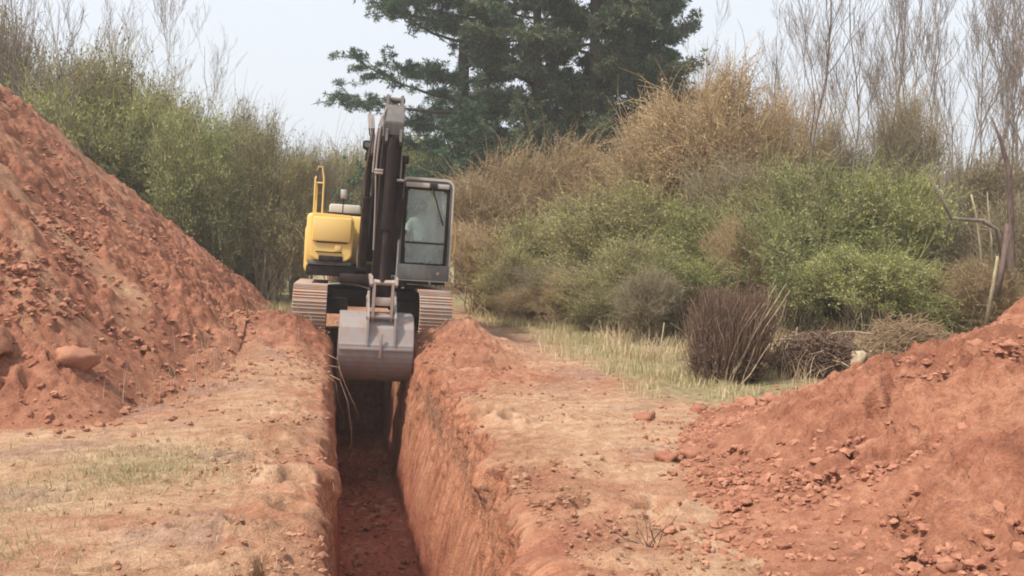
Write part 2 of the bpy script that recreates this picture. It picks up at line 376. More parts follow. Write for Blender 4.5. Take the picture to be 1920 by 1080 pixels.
# ------------------------------------------------------------------ spoil heaps
def smin(a, b, k):
    h = np.clip(.5 + .5 * (b - a) / k, 0, 1); return b * (1 - h) + a * h - k * h * (1 - h)
def heap_left(x, y):
    w = .35 * fbm(x * .5, y * .5, s=101, o=3)
    foot = -1.42 - .5 * (1 - sstep(8.8, 11.5, y))
    right = .90 * (foot - x + w * .7)
    near = .86 * (y - 8.0 + .25 * (x + 2) + w)
    far = .95 * (25.5 - y)
    h = smin(smin(right, near, .8), smin(far, 6.6 + 0 * x, .6), .6) + .05
    toe = .16 * np.exp(-((x - foot) / .45) ** 2) * sstep(8.6, 10.5, y) * (1 - sstep(20, 22, y)); h = np.maximum(h, h * .3 + toe * (.6 + fbm(x * 2, y * 2, s=105)))
    return h
def heap_right(x, y):
    w = .25 * fbm(x * .6, y * .6, s=111, o=3) + .12 * fbm(x * 2, y * 2, s=112, o=3)
    d = np.hypot((x - 8.3) * .93, (y - 4.3) * 1.10) + w
    h = .49 * 5.7 * np.sign(5.7 - d) * (np.abs(5.7 - d) / 5.7) ** 1.08 * 1.04; h = smin(h, 2.7 + 0 * x, .6)
    ridge = .08 * (1 - ((d - 5.35) / .5) ** 2)
    h = np.where(d < 6.3, np.maximum(h, h * .25 + np.clip(ridge, -.1, 1)), h)
    return h
def heap_mesh(name, hf, xs, ys, s, foot):
    Y, X = np.meshgrid(ys, xs, indexing='ij')
    H = hf(X, Y)
    up = np.clip(H * 2.5, 0, 1)
    rough = fbm(X * .8, Y * .8, s=s, o=3)
    # slide tracks run down the slope where fine soil has run; lumps elsewhere
    gx = hf(X + .3, Y) - hf(X - .3, Y); gy = hf(X, Y + .3) - hf(X, Y - .3); gl = np.hypot(gx, gy) + 1e-6
    cr = (-gy * X + gx * Y) / gl                          # coordinate across the slope
    smooth = sstep(.16, .42, fbm(cr * 1.1, H * .28, s=s + 3, o=3))
    streak = np.zeros_like(X)
    if s == 200:
        u = np.clip(((X + 4.2) * 1.55 - (Y - 12.5) * 1.0) / 3.4, -.3, 1.15); px_, py_ = -4.2 + 1.55 * u, 12.5 - 1.0 * u
        streak = np.exp(-((X - px_) ** 2 + (Y - py_) ** 2) / .06 * (1 + .5 * fbm(X * 4, Y * 4, s=222, o=3))); smooth = np.maximum(smooth, np.clip(streak * 1.3, 0, 1))
    lum = .62 * clodfield(X, Y, .30, s + 1, .45) + .75 * clodfield(X, Y, .17, s + 2, .62) + .85 * clodfield(X, Y, .085, s + 7, .75) - .75 * clodfield(X + .4, Y + .2, .20, s + 21, .42, .36) - .8 * clodfield(X + .1, Y + .6, .10, s + 23, .4, .36)
    big = sstep(-.2, .4, rough + .55 * (1 - np.clip(H / foot, 0, 1)))
    hol = -.20 * sstep(.12, .5, fbm(X * 2.6, Y * 2.6, s=s + 9, o=4)) * (1 - smooth)
    Hh = H + up * (.12 * rough + .16 * fbm(X * 3.2, Y * 3.2, s=s + 4, o=5, g=.6) * (1 - .8 * smooth) + lum * (.40 + .70 * big) * (1 - .8 * smooth) + hol) + .035 * up * fbm(X * 8, Y * 8, s=s + 5, o=4, g=.65)
    Z = g_base(X, Y) + Hh
    keep = H > -.05
    tan = np.clip(smooth * .7 * sstep(.3, 1, H) + .25 * (1 - up) + streak * .9, 0, 1)
    nr, nc = X.shape
    V = np.stack([X.ravel(), Y.ravel(), Z.ravel()], 1)
    i = (np.arange(nr - 1)[:, None] * nc + np.arange(nc - 1)[None])
    k = keep[:-1, :-1] | keep[1:, :-1] | keep[:-1, 1:] | keep[1:, 1:]
    i = i[k].ravel(); F = np.stack([i, i + 1, i + nc + 1, i + nc], 1)
    used = np.unique(F); rm = np.full(len(V), -1); rm[used] = np.arange(len(used))
    return np_mesh(name, V[used], rm[F], M_HEAP, rnd={'tan': tan.ravel()[used]})
HL = heap_mesh('soil_heap', heap_left, np.concatenate([np.linspace(-20, -9.1, 70), np.linspace(-9, -1.2, 330)]), np.concatenate([np.linspace(6.6, 16, 340), np.linspace(16.05, 27, 190)]), 200, 2.0)
tag(HL, 'tall steep heap of red brown dug soil left of the trench', 'soil heap', 'heaps of soil dug from the trench')
HR = heap_mesh('soil_heap', heap_right, np.concatenate([np.linspace(1.4, 6.5, 330), np.linspace(6.52, 16, 150)]), np.concatenate([np.linspace(-3, 2.9, 60), np.linspace(2.92, 9, 330), np.linspace(9.04, 12, 40)]), 300, .9)
tag(HR, 'lower orange brown heap of crumbly soil at the right, nearest the camera', 'soil heap', 'heaps of soil dug from the trench')

# ---- clods
def ico(sub):
    bm = bmesh.new(); bmesh.ops.create_icosphere(bm, subdivisions=sub, radius=1)
    V = np.array([v.co[:] for v in bm.verts]); F = np.array([[v.index for v in f.verts] for f in bm.faces]); bm.free(); return V, F
IV2, IF2 = ico(2); IV1, IF1 = ico(1); IV3, IF3 = ico(3)
rng = np.random.default_rng(7)
def clod_shape(V, s, amp=.35):
    g = np.random.default_rng(s); n = g.normal(size=(11, 3)); n /= np.linalg.norm(n, axis=1, keepdims=True); d = g.uniform(.55, .95, 11)
    k = V @ n.T; r = np.min(np.where(k > .05, d[None] / np.maximum(k, .05), 9), axis=1); r = np.minimum(r, 1.25)
    r = r * (1 + amp * fbm(V[:, 0] * 1.9 + s * 3.1, V[:, 1] * 1.9, V[:, 2] * 1.9, s=s, o=4))
    return V * r[:, None]
cl_protos = []
for k in range(6):
    V = clod_shape(IV3, 400 + k, .55) * np.array([1, .8 + .2 * rng.random(), .68])
    o = np_mesh('soil_clod', V, IF3, M_CLOD, rnd=np.full(len(V), rng.random())); cl_protos.append(o)
def put_clod(i, x, y, z, r, label, group):
    p = cl_protos[i % 6]
    o = p if not p.get('used') else p.copy()
    if o is p: p['used'] = 1
    else:
        COL.objects.link(o)
    o.location = (x, y, z); o.scale = (r, r, r); o.rotation_euler = (rng.uniform(-.3, .3), rng.uniform(-.3, .3), rng.uniform(0, 6.28))
    if 'label' in o: del o['label']
    tag(o, label, 'soil clod', group)
def slope_pts(n, hf, box, wfun):
    out = []
    while len(out) < n:
        x = rng.uniform(box[0], box[1], 4000); y = rng.uniform(box[2], box[3], 4000); h = hf(x, y)
        ok = (h > -.30) & (rng.random(4000) < wfun(x, y, h) * np.exp(np.clip(h, -9, 0) / .09) * (.4 + .6 * (h > 0)))
        for a, b, c in zip(x[ok], y[ok], h[ok]): out.append((a, b, max(c, 0.0)))
    return np.array(out[:n])
G1, G2 = 'loose clods on the left heap', 'loose clods on the right heap'
big = [(-3.42, 8.45, .26, 'low rounded sandy clod half buried at the foot of the left heap, farthest left'), (-3.08, 8.5, .22, 'flat rounded clod at the heap foot, second from the left edge'),
       (-3.12, 8.95, .30, 'largest rounded clod at the near foot of the left heap'), (-2.40, 9.0, .22, 'lone brown clod at the right end of the left heap foot')]
for i, (x, y, r, l) in enumerate(big):
    put_clod(i, x, y, float(ground_z(x, y)[0]) + max(0, float(heap_left(np.array([x]), np.array([y]))[0])) + r * .2, r, l, 'large clods at the foot of the left heap')
P = slope_pts(80, heap_left, (-7, -1.3, 7.6, 15), lambda x, y, h: np.exp(-np.clip(h, 0, 9) / 1.0) * .9 + .04)
for i, (x, y, h) in enumerate(P):
    put_clod(i, x, y, float(ground_z(x, y)[0]) + h + .01, .02 + .06 * rng.random() ** 2.4, 'small red brown clod lying loose on the left soil heap', G1)
P = slope_pts(110, heap_right, (1.8, 8, 3.0, 9), lambda x, y, h: np.exp(-np.clip(h, 0, 9) / .45) * .9 + .04)
for i, (x, y, h) in enumerate(P):
    put_clod(i, x, y, float(ground_z(x, y)[0]) + h + .012, .02 + .075 * rng.random() ** 2.2, 'small orange brown clod lying loose on the right soil heap', G2)
def clod_cloud(name, pts, rr, label, mat=None):
    Vs, Fs, Rn = [], [], []; off = 0
    sh = [clod_shape(IV2, 500 + k, .6) for k in range(8)]
    for k, (x, y, z) in enumerate(pts):
        r = rr[k]; V = sh[k % 8] * r * np.array([1, rng.uniform(.6, 1), rng.uniform(.45, .8)]); a = rng.uniform(0, 6.28); c, s = math.cos(a), math.sin(a)
        V = np.stack([V[:, 0] * c - V[:, 1] * s + x, V[:, 0] * s + V[:, 1] * c + y, V[:, 2] + z], 1)
        Vs.append(V); Fs.append(IF2 + off); off += len(V); Rn.append(np.full(len(V), rng.random()))
    o = np_mesh(name, np.concatenate(Vs), np.concatenate(Fs), mat or M_CLOD, smooth=False, rnd=np.concatenate(Rn))
    tag(o, label, 'soil crumbs', kind='stuff')
P = slope_pts(6000, heap_left, (-8, -1.0, 7, 19), lambda x, y, h: (np.exp(-np.clip(h, 0, 9) / 1.6) * .8 + .2) * (.12 + .88 * sstep(-.2, .5, fbm(x * 1.2, y * 1.2, s=911, o=5))))
clod_cloud('soil_crumbs', np.stack([P[:, 0], P[:, 1], g_base(P[:, 0], P[:, 1]) + P[:, 2] + .012], 1), .009 + .052 * rng.random(6000) ** 3.0, 'fine red soil crumbs strewn over the left heap and its foot')
P = slope_pts(14000, heap_right, (1.6, 9, 2.8, 9.8), lambda x, y, h: (np.exp(-np.clip(h, 0, 9) / .7) * .8 + .2) * (.12 + .88 * sstep(-.25, .5, fbm(x * 1.6, y * 1.6, s=912, o=5))))
clod_cloud('soil_crumbs', np.stack([P[:, 0], P[:, 1], g_base(P[:, 0], P[:, 1]) + P[:, 2] + .004], 1), .006 + .034 * rng.random(14000) ** 2.5, 'fine orange soil crumbs strewn over the right heap and its foot')
n = 8000
xs = np.where(rng.random(n) < .45, -rng.exponential(.60, n) - .06, 1.15 + rng.exponential(.70, n)); ys = rng.uniform(3, 14, n)
ok = (xs > -4) & (xs < 5) & (fbm(xs * 1.3, ys * 1.3, s=900, o=3) > -.02); xs, ys = xs[ok], ys[ok]
clod_cloud('soil_crumbs', np.stack([xs, ys, g_base(xs, ys) + .008 - .05 * (xs < .5) * np.exp(xs / .12) - .03 * (xs > .5) * np.exp(-(xs - 1.1) / .1)], 1), .003 + .024 * rng.random(len(xs)) ** 4, 'scattered crumbs of soil on the flat banks beside the trench', M_CLODT)
n = 900; xs = rng.uniform(.03, .90, n); ys = rng.uniform(7, 16, n)
clod_cloud('soil_crumbs', np.stack([xs, ys, -1.90 + g_base(xs, ys) * 0 + 0 * xs], 1), .012 + .06 * rng.random(n) ** 2.6, 'dark crumbs and clods fallen on the trench floor')

# ------------------------------------------------------------------ vegetation
def tubes(P, Rd, sides=3):
    """P (n,s,3) centre lines, Rd (n,s) radii -> verts, quads"""
    n, s, _ = P.shape
    T = np.gradient(P, axis=1); T /= np.linalg.norm(T, axis=2, keepdims=True) + 1e-9
    ref = np.where(np.abs(T[..., 2:3]) > .9, np.array([1., 0, 0]), np.array([0, 0, 1.]))
    A = np.cross(T, ref); A /= np.linalg.norm(A, axis=2, keepdims=True) + 1e-9; B = np.cross(T, A)
    a = np.arange(sides) / sides * 2 * np.pi
    V = P[:, :, None] + Rd[:, :, None, None] * (np.cos(a)[:, None] * A[:, :, None] + np.sin(a)[:, None] * B[:, :, None])
    V = V.reshape(-1, 3)
    base = (np.arange(n)[:, None, None] * s + np.arange(s - 1)[None, :, None]) * sides
    k = np.arange(sides)[None, None]; k2 = (k + 1) % sides
    F = np.stack([base + k, base + k2, base + sides + k2, base + sides + k], -1).reshape(-1, 4)
    return V, F
def bez(p0, p1, p2, s):
    t = np.linspace(0, 1, s)[None, :, None]
    return (1 - t) ** 2 * p0[:, None] + 2 * t * (1 - t) * p1[:, None] + t ** 2 * p2[:, None]
def unit(v): return v / (np.linalg.norm(v, axis=-1, keepdims=True) + 1e-9)
def quads(C, D, Nn, L, Wd, rg):
    """leaf quads (diamond-like) centred at C along D, across Nn"""
    A = unit(np.cross(D, Nn)) * Wd[:, None]; D = D * L[:, None]
    V = np.stack([C, C + D * .5 + A * .5, C + D, C + D * .45 - A * .5], 1).reshape(-1, 3)
    return V, np.arange(len(V)).reshape(-1, 4)
def shrub(name, seed, H, Rr, clusters, twigs, leaves, leaf, twl, up, lm, tm, lobes=6, lw=.55, base=.12, lowest=.12, stem_r=.03, vary=.35):
    """a scrub bush: stems rise from the foot to leafy clusters that fill lobes of uneven size"""
    rg = np.random.default_rng(seed); K = clusters
    ang = rg.uniform(0, 6.28, lobes); lr = rg.uniform(.15, .62, lobes) * Rr; lz = rg.uniform(.38, .80, lobes) * H
    lz[0] = .72 * H; lr[0] = .1 * Rr
    LC = np.stack([np.cos(ang) * lr, np.sin(ang) * lr, lz], 1); LR = rg.uniform(.30, .55, lobes)[:, None] * np.array([Rr, Rr, H * .55]); 
    li = rg.integers(0, lobes, K); d = unit(rg.normal(size=(K, 3)) * np.array([1, 1, .9]) + np.array([0, 0, .15]))
    C = LC[li] + d * LR[li] * (rg.uniform(.35, 1, K) ** .6)[:, None]
    C[:, 2] = np.clip(C[:, 2], lowest * H * rg.uniform(.3, 1.5, K), H * rg.uniform(.88, 1.02, K))
    p0 = np.concatenate([rg.normal(size=(K, 2)) * base * Rr, np.full((K, 1), -.08)], 1)
    p1 = p0 * .45 + C * .55; p1[:, 2] = np.maximum(C[:, 2] * .62, .1); p1[:, :2] = p0[:, :2] * .7 + C[:, :2] * .3 + rg.normal(size=(K, 2)) * .12 * Rr
    B = bez(p0, p1, C, 8); B[:, 1:-1] += rg.normal(size=(K, 6, 3)) * .02 * H
    sr = stem_r * rg.uniform(.45, 1, K)[:, None] * np.linspace(1, .25, 8)[None]
    V, F = tubes(B, sr, 4)
    root = empty(name)
    # twigs
    n = K * twigs; ci = np.repeat(np.arange(K), twigs)
    spread = rg.uniform(.10, .30, K)[ci] * min(Rr, 1.6)
    st = C[ci] + rg.normal(size=(n, 3)) * spread[:, None] * .55
    out = unit(C[ci] - np.array([0, 0, .35 * H])); 
    dr = unit(out * .55 + rg.normal(size=(n, 3)) * .62 + np.array([0, 0, up]))
    ln = twl * rg.uniform(.4, 1.15, n) * rg.uniform(.7, 1.3, K)[ci]
    e = st + dr * ln[:, None]; e[:, 2] -= .10 * ln; md = st + dr * ln[:, None] * .55 + rg.normal(size=(n, 3)) * .06 * ln[:, None] + np.array([0, 0, .05]) * ln[:, None]
    TW = bez(st, md, e, 4); low = TW[..., 2].min(1) > .0
    V2, F2 = tubes(TW, np.linspace(.0075, .003, 4)[None].repeat(n, 0), 3)
    ns = 260; si = rg.integers(0, K, ns); s0 = C[si] + rg.normal(size=(ns, 3)) * .12; sdir = unit(out[si][:, :] * 0 + unit(C[si] - np.array([0, 0, .35 * H])) * .35 + rg.normal(size=(ns, 3)) * .22 + np.array([0, 0, 1.0]))
    sL = rg.uniform(.4, 1.25, ns) * (.9 if up > .4 else .6); s2 = s0 + sdir * sL[:, None]; s2[:, :2] += rg.normal(size=(ns, 2)) * .12
    V4, F4 = tubes(bez(s0, s0 + np.array([0, 0, .5]) * sL[:, None], s2, 5), np.linspace(.008, .003, 5)[None].repeat(ns, 0), 3)
    F2 = np.concatenate([F2, F4 + len(V2)]); V2 = np.concatenate([V2, V4])
    np_mesh('stems', np.concatenate([V, V2]), [F, F2 + len(V)], tm, root)
    if leaves:
        m = n * leaves; ti = np.repeat(np.arange(n), leaves); t = rg.uniform(.1, 1.05, m)
        P = (1 - t)[:, None] ** 2 * st[ti] + 2 * (t * (1 - t))[:, None] * md[ti] + t[:, None] ** 2 * e[ti]
        P += rg.normal(size=(m, 3)) * .035
        D = unit(dr[ti] * .5 + rg.normal(size=(m, 3)) * .7 + np.array([0, 0, .15])); Nn = unit(rg.normal(size=(m, 3)))
        L = leaf * rg.uniform(.6, 1.4, m)
        V3, F3 = quads(P, D, Nn, L, L * lw, rg)
        cv = rg.uniform(0, 1, K)[ci][ti]; rn = np.clip(cv * .75 + rg.uniform(-.2, .3, m), 0, 1)
        nb = 520; bi = rg.integers(0, K, nb); q0 = C[bi] + rg.normal(size=(nb, 3)) * .16; od = unit((C[bi] - np.array([0, 0, .3 * H])) * np.array([1, 1, .4]))
        bl = rg.uniform(.35, 1.0, nb)[:, None]; q1 = q0 + (od * .35 + np.array([0, 0, .55]) + rg.normal(size=(nb, 3)) * .15) * bl; q2 = q0 + (od * .95 + np.array([0, 0, .25]) + rg.normal(size=(nb, 3)) * .3) * bl
        V5, F5 = tubes(bez(q0, q1, q2, 5), np.linspace(.009, .003, 5)[None].repeat(nb, 0), 3)
        rn5 = np.repeat(rg.uniform(.45, .85, nb), 15)
        np_mesh('foliage', np.concatenate([V3, V5]), np.concatenate([F3, F5 + len(V3)]), lm, root, smooth=False, rnd=np.concatenate([np.repeat(rn, 4), rn5]))
    root['H'] = H; root['Rr'] = Rr
    return root
H0, R0 = 4.0, 2.0
PROT = dict(
 rust=[shrub('dry_shrub', s, H0, R0, 120, 27, 11, .044, .62, .36, M_RUST, M_TWIGR, lobes=8, lw=.42, lowest=.1) for s in (1, 2)],
 green=[shrub('leafy_shrub', s, H0, R0, 100, 24, 11, .070, .55, .34, M_GREEN, M_TWIG, lobes=8, lowest=.08) for s in (3, 4)],
 bright=[shrub('leafy_shrub', s, H0, R0, 95, 24, 11, .075, .62, .40, M_BRIGHT, M_TWIG, lobes=8, lw=.4, lowest=.06) for s in (5,)],
 olive=[shrub('olive_shrub', s, H0, R0, 110, 25, 8, .062, .66, .50, M_OLIVE, M_TWIG, lobes=8, lw=.45, lowest=.06) for s in (6, 7)],
 brown=[shrub('twiggy_shrub', s, H0, R0, 140, 26, 4, .055, .75, .60, M_BROWN, M_TWIG, lobes=8, lw=.4, lowest=.1, stem_r=.025) for s in (8, 9)],
)
GR, GL = 'shrubs of the thicket on the right', 'shrubs of the thicket on the left'
cnt = {}; used = set(); krng = random.Random(5)
def put(kind, px, Y, top, wpx, label, cat, group, ztop=None, name=None):
    arr = PROT[kind]; i = cnt[kind] = (cnt.get(kind, -1) + 1) % len(arr); p = arr[i]
    if id(p) in used: o = copy_tree(p)
    else: o = p; used.add(id(p))
    if group == GL and px < 500: Y = 25.5 + (Y - 15) * .75
    b = bearing(px, Y); Zc = b.y * math.cos(YAW) + b.x * math.sin(YAW)
    h = CAM_H + (480 - top) / FPX * Zc; r = wpx / 2 * Zc / FPX
    o.location = (b.x, b.y, float(ground_z(b.x, b.y)[0]) - .03)
    o.scale = (r / (R0 * .86), r / (R0 * .86), h / (H0 * .98)); o.rotation_euler = (0, 0, krng.uniform(0, 6.28))
    for k in ('H', 'Rr'):
        if k in o: del o[k]
    tag(o, label, cat, group); return o
for row in [
 ('rust', 925, 23, 300, 240, 'pale orange dry shrub just right of the cab, by the pine trunk', 'shrub', GR),
 ('rust', 1045, 23, 285, 230, 'rust coloured dry shrub with thin upright tips below the dark trees, second from the cab', 'shrub', GR),
 ('rust', 1150, 22, 310, 230, 'brownish orange shrub in the dip between two taller dry shrubs', 'shrub', GR),
 ('rust', 1225, 20, 215, 230, 'tall rust brown shrub overlapping the right edge of the dark trees', 'shrub', GR),
 ('rust', 1345, 19, 150, 330, 'tallest orange brown dry shrub at the crest of the right thicket', 'shrub', GR),
 ('rust', 1450, 19, 205, 200, 'rounded orange brown shrub right of the thicket crest', 'shrub', GR),
 ('brown', 1540, 18, 270, 220, 'grey brown twiggy shrub under the forked bare tree', 'shrub', GR),
 ('brown', 1400, 16.5, 335, 190, 'bare purplish brown twiggy shrub in the middle of the right thicket', 'shrub', GR),
 ('rust', 905, 21, 430, 180, 'low tawny shrub right beside the excavator', 'shrub', GR),
 ('olive', 985, 20.5, 415, 240, 'olive shrub with drab leaves under the pale orange shrub', 'shrub', GR),
 ('olive', 1110, 18.5, 385, 270, 'wide olive shrub in the centre of the right thicket', 'shrub', GR),
 ('olive', 1225, 18, 360, 240, 'olive green shrub below the tall rust brown one', 'shrub', GR),
 ('green', 1320, 16.5, 400, 230, 'dark green shrub below the bare purplish shrub', 'shrub', GR),
 ('olive', 960, 19.3, 480, 150, 'low yellow olive shrub at the near foot of the thicket by the dirt track', 'shrub', GR),
 ('rust', 1000, 17.6, 545, 150, 'lowest tawny scrub at the near foot of the thicket', 'shrub', GR),
 ('olive', 1130, 14.9, 545, 170, 'low olive scrub on the grass verge left of the dry brush clump', 'shrub', GR),
 ('rust', 1080, 16.2, 520, 130, 'small tawny scrub between the dirt track and the olive verge scrub', 'shrub', GR),
 ('brown', 1215, 13.6, 520, 150, 'small twiggy brown scrub just left of the dry brush clump', 'shrub', GR),
 ('rust', 1400, 14.6, 425, 150, 'tawny scrub patch rising behind the dry brush clump', 'shrub', GR),
 ('rust', 1240, 19.5, 270, 260, 'broad rusty shrub filling the middle of the right thicket', 'shrub', GR),
 ('olive', 1450, 16, 330, 220, 'olive shrub between the bare purplish shrub and the bright green ones', 'shrub', GR),
 ('brown', 1060, 17.5, 505, 200, 'low greyish brown shrub at the edge of the dirt track', 'shrub', GR),
 ('olive', 1190, 15.4, 455, 230, 'dark olive shrub with arching stems above the grass verge', 'shrub', GR),
 ('green', 1290, 14.5, 500, 180, 'small leafy shrub just behind the dry brush clump', 'shrub', GR),
 ('bright', 1490, 14, 400, 200, 'bright green leafy shrub left of the larger bright one', 'shrub', GR),
 ('bright', 1590, 14.6, 325, 250, 'largest bright green shrub in the right thicket', 'shrub', GR),
 ('green', 1695, 13.6, 360, 230, 'green shrub right of the largest bright green one', 'shrub', GR),
 ('green', 1630, 12.2, 480, 220, 'low dark green shrub above the flattened brush pile', 'shrub', GR),
 ('olive', 1735, 12.4, 520, 200, 'low dull green shrub above the edge of the right soil heap', 'shrub', GR),
 ('brown', 1690, 17, 215, 190, 'grey brown twiggy shrub rising like a column before the bare saplings', 'shrub', GR),
 ('brown', 1790, 14.5, 330, 230, 'brown twiggy shrub behind the pale fallen limb', 'shrub', GR),
 ('brown', 1890, 13, 400, 220, 'brown twiggy shrub at the right edge behind the leaning dead trunk', 'shrub', GR),
 ('rust', 1860, 11.6, 500, 200, 'low tawny scrub at the right edge above the soil heap', 'shrub', GR),
 ('rust', 1925, 14.5, 470, 180, 'reddish dry shrub cut off by the right edge of the photo', 'shrub', GR),
 ('brown', 0, 20, 50, 240, 'tall grey brown twiggy shrub in the top left corner', 'shrub', GL),
 ('olive', 110, 18, 125, 300, 'big olive brown shrub above the crest of the left heap', 'shrub', GL),
 ('olive', 215, 17.5, 150, 280, 'big olive green shrub second from the top left corner', 'shrub', GL),
 ('green', 200, 15.6, 215, 260, 'green leafy shrub just behind the left heap slope', 'shrub', GL),
 ('green', 100, 15.2, 200, 260, 'dark green shrub behind the highest part of the left heap', 'shrub', GL),
 ('olive', 320, 20, 185, 240, 'olive shrub with bare tips on the left skyline', 'shrub', GL),
 ('green', 300, 16.5, 285, 240, 'dark leafy shrub behind the middle of the left heap', 'shrub', GL),
 ('bright', 375, 15, 232, 190, 'light green shrub in the middle of the left thicket', 'shrub', GL),
 ('bright', 430, 15, 325, 150, 'small light green shrub nearest the dusty gap', 'shrub', GL),
 ('brown', 445, 23, 238, 190, 'grey twiggy shrub where the left skyline starts to drop', 'shrub', GL),
 ('olive', 500, 25, 268, 160, 'drab olive shrub near the low end of the left thicket', 'shrub', GL),
 ('brown', 560, 27, 312, 110, 'last grey brown shrub of the left thicket beside the yellow handrail', 'shrub', GL),
 ('olive', 430, 17, 450, 170, 'low straw coloured scrub behind the foot of the left heap', 'shrub', GL),
 ('olive', 350, 15.4, 400, 160, 'low olive scrub behind the lower slope of the left heap', 'shrub', GL),
 ('bright', 405, 22, 335, 170, 'yellow green shrub above the lower part of the left heap', 'shrub', GL),
 ('olive', 455, 24, 430, 150, 'pale olive scrub filling the gap between the left heap and the brown shrubs', 'shrub', GL),
 ('olive', 485, 20, 500, 130, 'lowest olive scrub at the end of the left heap', 'shrub', GL),
 ('olive', 640, 40, 295, 190, 'olive tree far behind the excavator between boom and handrail', 'tree', 'far trees behind the excavator'),
 ('green', 800, 38, 275, 240, 'dark green bushy tree behind the cab roof', 'tree', 'far trees behind the excavator'),
 ('brown', 705, 44, 300, 190, 'dim brown tree far behind the boom', 'tree', 'far trees behind the excavator'),
 ('olive', 560, 36, 380, 170, 'faded olive tree far down the track left of the excavator', 'tree', 'far trees behind the excavator'),
]: put(*row)

# far wood closing the horizon
def bare_tree(name, seed, H, tr, levels=(9, 6, 5), spread=.38, lm=M_BARE, parts=True):
    rg = np.random.default_rng(seed); root = empty(name)
    z = np.linspace(0, 1, 9); w = rg.normal(size=(2,)) * .05
    T = np.stack([np.cumsum(rg.normal(size=9)) * .018 * H + w[0] * z * H, np.cumsum(rg.normal(size=9)) * .018 * H + w[1] * z * H, z * H - .1], 1)[None]
    V, F = tubes(T, (tr * np.linspace(1, .18, 9))[None], 6); np_mesh('trunk', V, F, lm, root)
    par, prd = T, (tr * np.linspace(1, .18, 9))[None]; Vs, Fs, off = [], [], 0; ln0 = H * .42
    for lv, k in enumerate(levels):
        n = par.shape[0] * k; pi = np.repeat(np.arange(par.shape[0]), k); s = par.shape[1]
        t = rg.uniform(.28 if lv == 0 else .2, .97, n) * (s - 1); i0 = np.minimum(t.astype(int), s - 2); f = (t - i0)[:, None]
        P0 = par[pi, i0] * (1 - f) + par[pi, i0 + 1] * f; dirp = unit(par[pi, i0 + 1] - par[pi, i0])
        a = rg.uniform(0, 6.28, n); side = np.stack([np.cos(a), np.sin(a), np.zeros(n)], 1)
        d = unit(dirp * .75 + side * spread * rg.uniform(.6, 1.5, n)[:, None] + np.array([0, 0, .35]))
        L = ln0 * rg.uniform(.45, 1.1, n) * (1 - .45 * t / (s - 1))
        e = P0 + d * L[:, None] + np.array([0, 0, .12]) * L[:, None]; m = P0 + d * L[:, None] * .5 + rg.normal(size=(n, 3)) * .04 * L[:, None]
        B = bez(P0, m, e, 6); B[:, 1:] += np.cumsum(rg.normal(size=(n, 5, 3)), 1) * .035 * L[:, None, None]
        r0 = (prd[pi, i0] * .6)[:, None]; rd = np.maximum(r0 * np.linspace(1, .25, 6)[None], .0035)
        V, F = tubes(B, rd, 4 if lv == 0 else 3); Vs.append(V); Fs.append(F + off); off += len(V)
        par, prd = B, rd; ln0 *= .42
    np_mesh('branches', np.concatenate(Vs), np.concatenate(Fs), lm, root)
    return root
BT = [bare_tree('bare_sapling', 20 + i, 8.5, 0.026 + .007 * (i % 3), (11, 6, 4), .30 + .05 * (i % 3)) for i in range(5)]
bt_used = set()
def put_bare(i, px, Y, sc, label, cat='tree', group='bare saplings behind the right thicket', zs=1.0, lean=0):
    p = BT[i % 5]; o = p if id(p) not in bt_used else copy_tree(p); bt_used.add(id(p))
    b = bearing(px, Y); o.location = (b.x, b.y, 0); o.scale = (sc, sc, sc * zs); o.rotation_euler = (lean, lean * .5, krng.uniform(0, 6.28)); tag(o, label, cat, group); return o
lab = 'slender grey leafless sapling in the dense stand behind the right thicket'
for i in range(21):
    px = 1625 + 325 * (i + krng.random()) / 21; put_bare(i, px, krng.uniform(15.5, 24), krng.uniform(.8, 1.15), lab, lean=krng.uniform(-.10, .10))
for i, (px, Y, sc, l) in enumerate([
    (1592, 16.2, .98, 'forked leafless sapling standing alone against the sky, left of the dense stand'),
    (1640, 18, .62, 'short leafless sapling between the forked one and the dense stand'),
    (1545, 20, .55, 'thin leafless sapling over the grey brown shrub, left of the forked one'),
    (1500, 22, .62, 'leafless sapling over the right shoulder of the orange thicket'),
    (1430, 24, .75, 'wispy leafless sapling behind the right slope of the orange crest'),
    (1395, 26, .85, 'wispy leafless sapling behind the orange crest, nearest its peak'),
    (1330, 27, .80, 'wispy leafless sapling between the dark trees and the orange crest'),
    (90, 24, .92, 'leafless sapling behind the top left shrubs'),
    (20, 22, .98, 'leafless sapling in the very top left corner'),
    (380, 27, .60, 'leafless sapling on the left skyline above the light green shrub'),
    (455, 29, .60, 'leafless sapling on the sloping part of the left skyline'),
    (530, 30, .50, 'leafless sapling at the low end of the left skyline')]):
    put_bare(i + 2, px, Y, sc, l, group='single leafless saplings along the skyline')
for i in range(6): put_bare(i, 1310 + 300 * (i + krng.random()) / 6, krng.uniform(23, 29), krng.uniform(.85, 1.1), 'wispy leafless sapling on the pale skyline between the dark trees and the dense stand', group='wispy saplings behind the orange crest')
def far_tree(px, Y, top, label, i):
    h = CAM_H + (480 - top) / FPX * Y; o = put_bare(i, px, Y, h / 9.2, label, group='far pale leafless trees'); o.scale = (o.scale[0] * 1.3, o.scale[1] * 1.3, o.scale[2]); return o
far_tree(250, 62, 10, 'faded leafless tree far beyond the left thicket, the tallest', 1)
far_tree(310, 66, 30, 'faded leafless tree far beyond the left thicket, right of the tallest', 3)
far_tree(375, 70, 70, 'faded leafless tree far beyond the left thicket, lowest and farthest right', 0)
far_tree(200, 66, 60, 'faded leafless tree far beyond the left thicket, farthest left', 4)

